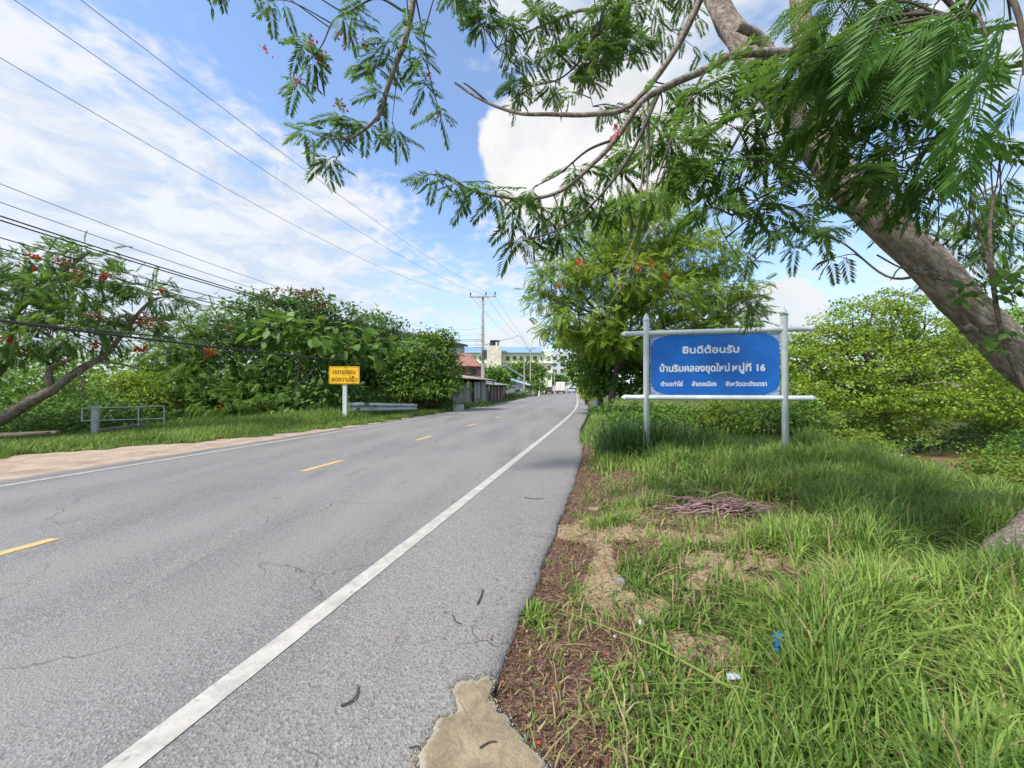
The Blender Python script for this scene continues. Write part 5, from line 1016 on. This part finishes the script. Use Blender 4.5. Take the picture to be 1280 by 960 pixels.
for _ in range(17): T(random.uniform(1030, 1210), random.uniform(70, 225), random.uniform(2.3, 2.9), 4, .36, 30, 2)
for _ in range(7): T(random.uniform(1080, 1200), random.uniform(225, 265), random.uniform(2.8, 3.2), 4, .30, 20, 2)
for _ in range(22): T(random.uniform(1110, 1290), random.uniform(245, 350), random.uniform(4.6, 5.6), 5, .34, 18)
for _ in range(10): T(random.uniform(960, 1050), random.uniform(270, 335), random.uniform(4.5, 5), 4, .34, 16)
for _ in range(6): T(random.uniform(895, 960), random.uniform(300, 400), random.uniform(4.6, 5.6), 3, .32, 14)
for _ in range(16): T(random.uniform(420, 860), random.uniform(-420, -40), random.uniform(3.6, 6), 6, .42, 30)
TA = np.array([tuple(p) for p in allb])
for (px, py, d, n, size, spread, lod) in tg:
    e = P(px, py, d); dd = np.linalg.norm(TA - np.array(e), axis=1) + np.where(TA[:, 2] < e.z - .2, .4, 0); s = Vector(TA[int(np.argmin(dd))])
    ln = (e - s).length; md = s.lerp(e, .5) + Vector((random.uniform(-.1, .1), random.uniform(-.1, .1), .12)) * ln
    tw = catmull([s, md, e], 6); lv.tube(tw, radii(len(tw), .009, .003), 5, 1)
    N = n + 2; k = [tw[min(len(tw) - 1, int(len(tw) * (.55 + .45 * (i + 1) / N)))] for i in range(N)]; pos = np.array([tuple(q) for q in k])
    ax = np.array(tuple((e - s).normalized())) * np.array([1, 1, .6]); a0 = random.uniform(0, 6.3); fw = []
    for i in range(N):
        a = a0 + i * 2.4; fw.append(ax * (.35 + .5 * i / N) + np.array([math.cos(a) * .9, math.sin(a) * .9, random.uniform(-.75, .10)]))
    tm = LEAF_FINE if d < 2.2 else LEAF_MED; w = rng.integers(0, len(tm), N); fw = np.array(fw); R_ = frames(fw, np.tile([0, 0, 1.], (N, 1)) + rng.normal(size=(N, 3)) * .25)
    sz = size * rng.uniform(.7, 1.15, N); tt = np.clip(rng.uniform(.05, .55) + rng.normal(0, .1, N), 0, 1)
    for j in range(len(tm)): q = w == j; lv.inst(tm[j], pos[q], R_[q], sz[q], tt[q], 0, .06)
# large nearest fronds hanging into the upper right corner
for px0, py0, px1, py1, d, sz in ((1240, 40, 1236, 250, 1.35, .50), (1130, -30, 1085, 70, 1.5, .40), (1175, 0, 1150, 110, 1.6, .38), (1265, -20, 1290, 190, 1.25, .52), (1215, 5, 1120, 40, 1.7, .42), (1200, -20, 1230, 110, 1.5, .42), (1105, 10, 1040, 60, 1.9, .36), (1285, 90, 1275, 215, 1.6, .40), (1190, 60, 1215, 190, 1.9, .40), (1250, -40, 1190, 60, 1.45, .40), (1160, 40, 1110, 130, 2.0, .36), (1270, 20, 1210, 90, 1.8, .40)):
    p0 = P(px0, py0, d); p1 = P(px1, py1, d * 1.02); f = np.array([tuple(p1 - p0)]); up = np.array([[random.uniform(-.5, .5), -1.0, .55]])
    lv.inst(LEAF_NEAR[random.randint(0, 1)], np.array([tuple(p0)]), frames(f, up), np.array([sz * 1.0]), np.array([random.uniform(.35, .8)]), 2, .05)
    q = BP[-8][-1]; s = min((Vector(p) for p in allb), key=lambda v: (v - p0).length); lv.tube(catmull([s, s.lerp(p0, .6) + Vector((0, 0, .06)), p0], 5), radii(11, .007, .004), 5, 1)
lv.build('crown', [M['leaf_flame'], M['twig'], M['leaf_near']], ft)
fm = Mass()
for px, py, d in ((371, 97, 4.8), (400, 66, 4.8), (397, 70, 4.8), (385, 50, 4.8), (535, 88, 5), (543, 143, 5), (422, 130, 4.8), (655, 105, 5.7), (432, 44, 4.9), (330, 57, 4.8), (452, 50, 4.9), (772, 166, 3.4), (700, 35, 5.8)):
    N = 12; pos = np.array(P(px, py, d)) + rng.normal(size=(N, 3)) * .035; fm.inst(BROAD, pos, frames(rng.normal(size=(N, 3)), rng.normal(size=(N, 3))), rng.uniform(.03, .06, N), rng.uniform(0, 1, N))
fm.build('blossoms', M['petal_pink'], ft)
for px, py in ((391, 78), (399, 84), (426, 20)):
    q = MB(); p = P(px, py, 4.8); q.tube(catmull([p, p + Vector((.02, 0, -.14)), p + Vector((.05, 0, -.34))], 5), [.006, .018, .020, .021, .021, .020, .018, .016, .012, .008, .003], 6); q.build('seed_pod', M['leaf_mid'], ft)
# hanging vines, ivy and a thin sapling at the trunk
t = thing('hanging_vine', 'bare brown vine dangling in front of the big flame tree', 'vine', tuple(P(805, 127, 3.35))); q = MB()
for o, pts in ((0, [(805, 127), (806, 180), (802, 240), (795, 315), (780, 350), (764, 378)]), (4, [(812, 122), (812, 190), (808, 250), (800, 310), (788, 345), (772, 366)]), (-5, [(803, 235), (796, 290), (778, 330), (770, 360)])):
    lp = catmull([P(x, y, 3.33 + o * .006) for x, y in pts], 6); q.tube(lp, radii(len(lp), .009, .003), 6)
q.build('stem', M['wood'], t)
t = thing('climbing_vine', 'thin vine stem with green leaves climbing the leaning trunk', 'vine', tuple(P(1262, 470, 3.1))); q = MB()
for pts, r in (([(1290, 500), (1265, 450), (1250, 400), (1243, 350), (1240, 290), (1246, 240)], .020), ([(1250, 400), (1238, 330), (1222, 270), (1212, 205)], .010), ([(1098, 318), (1130, 335), (1180, 350), (1228, 357), (1245, 352)], .007)):
    lp = catmull([P(x, y, 3.05 + .15 * (r < .009)) for x, y in pts], 6); q.tube(lp, radii(len(lp), r, r * .5), 7)
q.build('stem', M['bark'], t)
ms = Mass()
for px, py, n, s in ((1215, 362, 16, 14), (1255, 350, 22, 18), (1270, 365, 14, 12), (1265, 420, 14, 16), (1245, 430, 10, 12), (1205, 372, 8, 8), (1275, 340, 10, 10)):
    pos = np.array(P(px, py, 3.0)) + rng.normal(size=(n, 3)) * s / F * 3 * np.array([.7, .4, .5]); ms.inst(BROAD, pos, frames(rng.normal(size=(n, 3)) + [0, -.5, -.6], rng.normal(size=(n, 3)) * .5 + [0, -.8, .6]), rng.uniform(.05, .10, n), rng.uniform(.1, .6, n))
ms.build('foliage', M['leaf_mid'], t)

# ------------------------------------------------------------------ grass
def blades(mass, x, y, h, w, tint, mi=0, lean=.45, z=None):
    N = len(x); z = terrain(x, y) if z is None else z; a = rng.uniform(0, 2 * math.pi, N); ln = rng.gamma(2.0, .5, N) * lean
    dx, dy = np.cos(a) * ln * h, np.sin(a) * ln * h; ph = a + rng.uniform(.6, 2.5, N); sx, sy = np.cos(ph) * w, np.sin(ph) * w
    hz = h / np.sqrt(1 + ln * ln * .8); V = np.zeros((N, 7, 3)); zb = z - .02
    for k, (f, g, ww) in enumerate(((0, 0, 1), (.42, .18, .9), (.78, .58, .62))):
        V[:, 2 * k] = np.stack([x + dx * g - sx * ww, y + dy * g - sy * ww, zb + hz * f], -1); V[:, 2 * k + 1] = np.stack([x + dx * g + sx * ww, y + dy * g + sy * ww, zb + hz * f], -1)
    V[:, 6] = np.stack([x + dx * 1.15, y + dy * 1.15, zb + hz * (1 - .28 * np.clip(ln - .3, 0, 1.5))], -1)
    T_ = np.array([[0, 1, 3, 2], [2, 3, 5, 4]]); b = (np.arange(N) * 8)[:, None, None]
    V8 = np.concatenate([V, V[:, 6:7] + np.stack([sx * .08, sy * .08, np.zeros(N)], -1)[:, None]], 1)
    Q = np.concatenate([T_, [[4, 5, 7, 6]]])[None] + b; mass.add(V8.reshape(-1, 3), Q.reshape(-1, 4), np.repeat(tint, 3), mi)
gm = Mass()
def scatter(n, x0, x1, y0, y1, p):
    x = rng.uniform(x0, x1, n); y = rng.uniform(y0, y1, n); k = rng.uniform(0, 1, n) < p(x, y); return x[k], y[k]
def cover(x, y):
    s, l, dd = masks(x, y); e = x - (rx(y) + EDGE_R); bare = np.clip(np.maximum(s, l) + .18 * clump_noise(x, y, 9, 4), 0, 1)
    px, py = topx(x, y); thin = ell_mask(px, py, THIN, x, y); bare = np.maximum(bare, thin * .45)
    c_ = np.clip(1 - 1.2 * bare, .045, 1) * (e > .03); tuft = clump_noise(x, y, 5.5, 9)
    return c_ * np.clip(.62 + .40 * tuft, .10, 1.2), bare, tuft
def dens(x, y):
    px, py = topx(x, y); c_, b_, t_ = cover(x, y); root = (x > 3.55) & (x < 5.2) & (y > 2.55) & (y < 3.4); c_ = c_ * np.where(root, .06, 1); return c_ * ((px > -120) & (px < 1450) & (py < 1250)) * np.where(x - rx(y) - EDGE_R < 8.0, 1, 0)
x, y = scatter(15000, .2, 8.5, 1.4, 7.5, lambda x, y: dens(x, y) * (cover(x, y)[1] < .12) * sst(x - rx(y) - EDGE_R, 1.0, 2.2)); N = len(x)
blades(gm, x, y, rng.uniform(.22, .46, N), rng.uniform(.006, .012, N), np.clip(.5 + rng.normal(0, .22, N), 0, 1), 0, .95)
for (n, y0, y1, x0, x1) in ((62000, .9, 2.6, -.4, 5.0), (120000, 2.6, 5.4, 0, 8.2), (110000, 5.4, 10, .8, 11)):
    x, y = scatter(n, x0, x1, y0, y1, dens); c_, b_, t_ = cover(x, y); N = len(x); e = x - (rx(y) + EDGE_R)
    hgt = (.10 + .15 * sst(e, .4, 1.8) + .05 * sst(y, 3, 7)) * (1 - .55 * b_) * rng.uniform(.5, 1.45, N) * (1 + .22 * t_)
    tall = clump_noise(x, y, 3.1, 21) > .75; hgt = np.where(tall & (b_ < .2), hgt * 1.35, hgt)
    tint = np.clip(.48 + .22 * clump_noise(x, y, 2.3, 33) + rng.normal(0, .20, N), 0, 1); dry = rng.uniform(0, 1, N) < .03 + .30 * b_
    wd = rng.uniform(.0028, .0075, N) * (1 + .09 * y)
    for m, k in ((0, ~dry), (1, dry)): blades(gm, x[k], y[k], hgt[k], wd[k], tint[k], m, .55)
x, y = scatter(60000, -.4, 4.5, 1.2, 8, lambda x, y: (cover(x, y)[1] > .22) * (x - rx(y) - EDGE_R > .18) * np.clip(.35 + .45 * clump_noise(x, y, 6.5, 77), .02, 1)); N = len(x); dry = rng.uniform(0, 1, N) < .55
for m, k in ((0, ~dry), (1, dry)): blades(gm, x[k], y[k], rng.uniform(.03, .13, k.sum()), rng.uniform(.002, .0045, k.sum()) * (1 + .09 * y[k]), rng.uniform(.2, .9, k.sum()), m, 1.1)
# verge strip farther along the right side
x, y = scatter(46000, 1, 14, 9.5, 33, lambda x, y: ((x - rx(y) - EDGE_R > -.2 + .0 * y) & (x - rx(y) - EDGE_R < 7)) * np.clip(.9 - (y - 10) * .02, .3, 1)); N = len(x)
blades(gm, x, y, rng.uniform(.12, .38, N), rng.uniform(.006, .014, N), np.clip(.5 + .2 * clump_noise(x, y, 2, 5) + rng.normal(0, .2, N), 0, 1), 0, .5)
# left verge
def dl(x, y):
    s, l, dd = masks(x, y); ll = (rx(y) + EDGE_L) - x; return (dd < .45) * (ll > .12) * (ll < 8) * np.clip(.75 + .3 * clump_noise(x, y, 3, 8), .1, 1)
for n, x0, x1, y0, y1 in ((80000, -20, -5.5, 7.5, 15), (80000, -14, -3.5, 15, 27), (16000, -6, 4, 27, 60)):
    x, y = scatter(n, x0, x1, y0, y1, dl); N = len(x); ll = (rx(y) + EDGE_L) - x; tall = 1 + .7 * sst(y, 12, 17)
    h = (.12 + .20 * sst(ll - np.where(y < 10, 2.6, 1), .2, 1.5)) * tall * rng.uniform(.5, 1.3, N); h = np.where(y > 27, rng.uniform(.1, .35, N), h)
    blades(gm, x, y, h, rng.uniform(.005, .011, N) * (1 + .03 * y), np.clip(.45 + .2 * clump_noise(x, y, 1.7, 15) + rng.normal(0, .2, N), 0, 1), 0, .5)
x, y = scatter(5200, .2, 7, 1.4, 7, lambda x, y: dens(x, y) * .8); N = len(x); blades(gm, x, y, rng.uniform(.12, .34, N), rng.uniform(.002, .004, N) * (1 + .09 * y), rng.uniform(.2, 1, N), 1, 1.6)
x, y = scatter(900, -.2, 6, 1.6, 7, lambda x, y: np.clip(.1 + clump_noise(x, y, 2.6, 91), 0, 1) * (x - rx(y) - EDGE_R > .5)); k_ = 7; x = np.repeat(x, k_) + rng.normal(0, .03, len(x) * k_); y = np.repeat(y, k_) + rng.normal(0, .03, len(y) * k_); N = len(x)
gm.inst(BROAD, np.stack([x, y, terrain(x, y) + rng.uniform(.01, .14, N)], -1), frames(rng.normal(size=(N, 3)) * [1, 1, .4] + [0, 0, .2], np.tile([0, 0, 1.], (N, 1)) + rng.normal(size=(N, 3)) * .3), rng.uniform(.012, .034, N) * (1 + .12 * y), rng.uniform(.1, .8, N), 2)
tag(gm.build('grass', [M['grass'], M['grass_dry'], M['leaf_mid']]), kind='stuff')
# tall dark reed-like tuft at the sign's left post, and the broad-bladed tufts
def tuft(label, spots, n, h, w, lean, mat, tb=.4):
    c = spots[0]; t = thing('grass_clump', label, 'grass clump', (c[0], c[1], gz(c[0], c[1]))); m_ = Mass()
    for (cx, cy, rr) in spots:
        x = cx + rng.normal(0, rr, n); y = cy + rng.normal(0, rr * .6, n); blades(m_, x, y, h * rng.uniform(.6, 1.15, n), w * rng.uniform(.7, 1.3, n), np.clip(tb + rng.normal(0, .2, n), 0, 1), 0, lean)
    m_.build('blades', M[mat], t); return t
a = P(790, 0, 7.5); tuft('tall dark arching grass clump at the left post of the blue sign', [(a.x, a.y, .22), (a.x + .45, a.y + .1, .2), (P(850, 0, 7.6).x, 7.6, .3), (P(770, 0, 7.9).x, 7.9, .18)], 420, .82, .010, .55, 'grass_dark')
a = P(985, 0, 6.6); tuft('tuft of bright grass around the right post of the blue sign', [(a.x, a.y, .16), (a.x + .35, a.y + .1, .2)], 230, .50, .008, .6, 'grass', .6)
a = G(755, 655); tuft('isolated green tuft at the pavement edge near the branch pile', [(a.x - .02, a.y, .09), (a.x + .18, a.y + .05, .08)], 170, .17, .004, .8, 'grass', .5)

# ------------------------------------------------------------------ litter on the verge
lm = Mass(); n = 190000; y = 1.0 + 8 * rng.uniform(0, 1, n) ** 1.7; x = rx(y) + EDGE_R + rng.uniform(0, 1, n) ** 1.3 * np.minimum(.6 + y * .45, 3.2); s, l, dd = masks(x, y); e = x - rx(y) - EDGE_R
k = (rng.uniform(0, 1, n) < np.clip(l + .10 + .25 * (s > .4), 0, 1) * np.clip(.6 + .4 * clump_noise(x, y, 8, 3), 0, 1)) & (e > .0); x, y = x[k], y[k]; N = len(x)
pos = np.stack([x, y, terrain(x, y) + rng.uniform(.003, .018, N)], -1); fw = rng.normal(size=(N, 3)) * [1, 1, .25]; up = np.tile([0, 0, 1.], (N, 1)) + rng.normal(size=(N, 3)) * .45
kind = rng.uniform(0, 1, N); tt = rng.beta(1.3, 2.2, N)
for sel, tm, s0, s1, mi in ((kind < .62, CARD_SLIM, .006, .020, 0), ((kind >= .62) & (kind < .90), NEEDLE, .02, .060, 0), ((kind >= .90) & (kind < .92), CARD_SLIM, .02, .05, 0), ((kind >= .92) & (kind < .972), NEEDLE, .02, .07, 2), ((kind >= .972) & (kind < .978), CARD_SLIM, .02, .05, 2), ((kind >= .978) & (kind < .984), CARD, .012, .030, 1), (kind >= .984, CARD, .010, .028, 2)):
    lm.inst(tm, pos[sel], frames(fw[sel], up[sel]), rng.uniform(s0, s1, sel.sum()), tt[sel], mi)
n = 260; y = rng.uniform(2.1, 9, n); x = rx(y) + EDGE_R - rng.gamma(1.2, .16, n); pos = np.stack([x, y, np.full(n, .006)], -1)
lm.inst(CARD_SLIM, pos, frames(rng.normal(size=(n, 3)) * [1, 1, .1], np.tile([0, 0, 1.], (n, 1)) + rng.normal(size=(n, 3)) * .2), rng.uniform(.008, .03, n), rng.beta(1.3, 2, n), 0)
tag(lm.build('leaf_litter', [M['litter'], M['petal'], M['grass_dry']]), kind='stuff')
gm2 = Mass(); n = 1500; i_ = rng.integers(0, len(fine), n); fx_ = np.array([(p.x, p.y) for p in fine])[i_]; cx_ = np.array([cc.x, cc.y]); out_ = fx_ - cx_; k_ = 1 + np.abs(rng.normal(0, .07, n)); xy = cx_ + out_ * k_[:, None] + rng.normal(0, .006, (n, 2))
gm2.inst(CARD, np.stack([xy[:, 0], xy[:, 1], np.full(n, .004)], -1), frames(rng.normal(size=(n, 3)) * [1, 1, .5], np.tile([0, 0, 1.], (n, 1)) + rng.normal(size=(n, 3)) * .4), rng.uniform(.003, .011, n), rng.uniform(0, .8, n))
x, y = scatter(9000, -9, 1, 1.2, 10, lambda x, y: np.exp(-np.minimum(np.abs(x - rx(y) - EDGE_R) / .16, 9)) * (x < rx(y) + EDGE_R)); n = len(x)
gm2.inst(CARD, np.stack([x, y, np.full(n, .003)], -1), frames(rng.normal(size=(n, 3)) * [1, 1, .5], np.tile([0, 0, 1.], (n, 1)) + rng.normal(size=(n, 3)) * .4), rng.uniform(.003, .012, n), rng.uniform(0, .7, n))
tag(gm2.build('gravel', M['grit']), kind='stuff')
# heap of dead branches
c = G(888, 640); t = thing('branch_pile', 'heap of bare pinkish dead branches lying on the verge', 'branch pile', (c.x, c.y, gz(c.x, c.y))); q = MB()
for k in range(150):
    g = random.gauss; p = Vector((c.x + g(0, .22), c.y + g(0, .14), .0)); a = random.uniform(-.5, .5) + (math.pi if random.random() < .5 else 0); L = random.uniform(.12, .42); z = gz(p.x, p.y) + .02 + abs(g(0, .075)) * max(0, 1 - abs(p.x - c.x) / .5)
    dv = Vector((math.cos(a), math.sin(a) * .9, random.uniform(-.10, .16))) * L; pv = Vector((p.x, p.y, z)); mdv = pv + dv * .5 + Vector((g(0, .02), g(0, .03), abs(g(0, .03)))); ev = pv + dv
    ev.z = max(ev.z, gz(ev.x, ev.y) + .01); r0 = random.uniform(.004, .011); q.tube(catmull([pv, mdv, ev], 3), radii(7, r0, r0 * .5), 6, 0)
q.build('branches', M['twig_red'], t)
c = G(1000, 728); t = thing('branch_pile', 'flat scatter of dark broken bark and sticks in the grass right of the bare sand', 'branch pile', (c.x, c.y, gz(c.x, c.y))); q = MB()
for k in range(60):
    g = random.gauss; p = Vector((c.x + g(0, .20), c.y + g(0, .09), 0)); p.z = gz(p.x, p.y) + random.uniform(.008, .03); a = random.uniform(-.7, .5); L = random.uniform(.05, .22); ev = p + Vector((math.cos(a), math.sin(a), random.uniform(-.05, .08))) * L; r0 = random.uniform(.002, .007)
    q.tube([p, p.lerp(ev, .5) + Vector((0, g(0, .01), .005)), ev], [r0, r0 * .9, r0 * .5], 5, 0)
q.build('sticks', M['litter'], t)
# twigs and pods on the asphalt
for lab, pts, r in (('curved dark seed pod lying on the asphalt beside the white edge line', [(428, 881), (440, 876), (447, 868), (449, 855)], .006), ('short straight dark pod on the shoulder above the concrete spill', [(597, 755), (601, 746), (604, 736)], .006), ('thin twig lying flat across the far shoulder', [(655, 622), (668, 624), (680, 623)], .006),
                    ('brown twig lying on the tan concrete spill', [(600, 936), (612, 929), (621, 928)], .004), ('small bent twig left of the concrete spill', [(512, 932), (524, 930), (527, 936)], .003), ('tiny curled twig on the shoulder left of the straight pod', [(566, 768), (570, 776), (577, 779)], .004), ('thin pale stick lying in litter at the bottom of the photo', [(757, 930), (780, 943), (806, 953)], .006)):
    z = .016 if 'spill' in lab and 'lying' in lab else .004; w = [G(x, y, 0) for x, y in pts]
    t = thing('twig', lab, 'twig', (*w[0].xy, 0)); q = MB(); lp = catmull([Vector((p.x, p.y, (gz(p.x, p.y) + .03 if 'pale' in lab else z + r))) for p in w], 5); q.tube(lp, radii(len(lp), r * .8, r * .6), 6); q.build('stick', M['grass_dry' if 'pale' in lab else 'twig'], t)
# scraps and stones
c = G(962, 824); t = thing('plastic_scrap', 'crumpled bright blue plastic scrap standing in the foreground grass', 'scrap', (c.x, c.y, gz(c.x, c.y))); rows = []
for i in range(9):
    rows.append([(c.x + (j - 3) * .007 + .008 * mnoise.noise(Vector((i * .7, j * .6, 1))), c.y - .05 + .022 * mnoise.noise(Vector((i * .8, j * .9, 4))) + .010 * math.sin(j * 2), .085 + i * .0115 + .006 * mnoise.noise(Vector((i, j, 8)))) for j in range(7)])
q = MB(); q.sheet(rows, 0, False); q.build('sheet', M['blue_scrap'], t).modifiers.new('thick', 'SOLIDIFY').thickness = .001
for lab, px, py, r, mt in (('small round white pebble on the litter strip', 768, 788, .013, 'stone'), ('larger pale stone in the lower litter patch', 813, 838, .020, 'stone'), ('pale pebble beside the pavement edge', 676, 776, .010, 'stone'), ('flat grey stone at the edge of the bare sand', 800, 775, .028, 'stone'), ('little white pebble close to the pavement edge', 706, 758, .008, 'stone'), ('brown stone beside the sandy patch', 775, 722, .045, 'wood_grey')):
    c = G(px, py); t = thing('pebble', lab, 'pebble', (c.x, c.y, gz(c.x, c.y))); q = MB(); q.ell((c.x, c.y, gz(c.x, c.y) + r * .45), (r, r * .8, r * .6), 0, 12, 8, random.random() * 3, .5); q.build('stone', M[mt], t)
for lab, px, py in (('pale plastic wrapper in the grass right of the blue scrap', 1012, 858), ('clear plastic wrapper in the grass below the blue scrap', 912, 866)):
    c = G(px, py); t = thing('plastic_wrapper', lab, 'wrapper', (c.x, c.y, gz(c.x, c.y))); q = MB()
    q.sheet([[(c.x + (j - 3) * .010 + i * .004, c.y + (i - 2) * .010, .09 + .020 * mnoise.noise(Vector((i * .9, j * .9, px)))) for j in range(7)] for i in range(5)], 0, False); q.build('sheet', M['pale_plastic'], t).modifiers.new('thick', 'SOLIDIFY').thickness = .001
c = P(1118, 556, 13.2); c.z = -1.04; t = thing('plastic_scrap', 'white plastic rubbish at the far edge of the brown water', 'scrap', (c.x, c.y, c.z)); q = MB(); q.ell((c.x, c.y, c.z + .1), (.35, .2, .12), 0, 14, 10, .3, .8); q.build('bag', M['pale_plastic'], t)
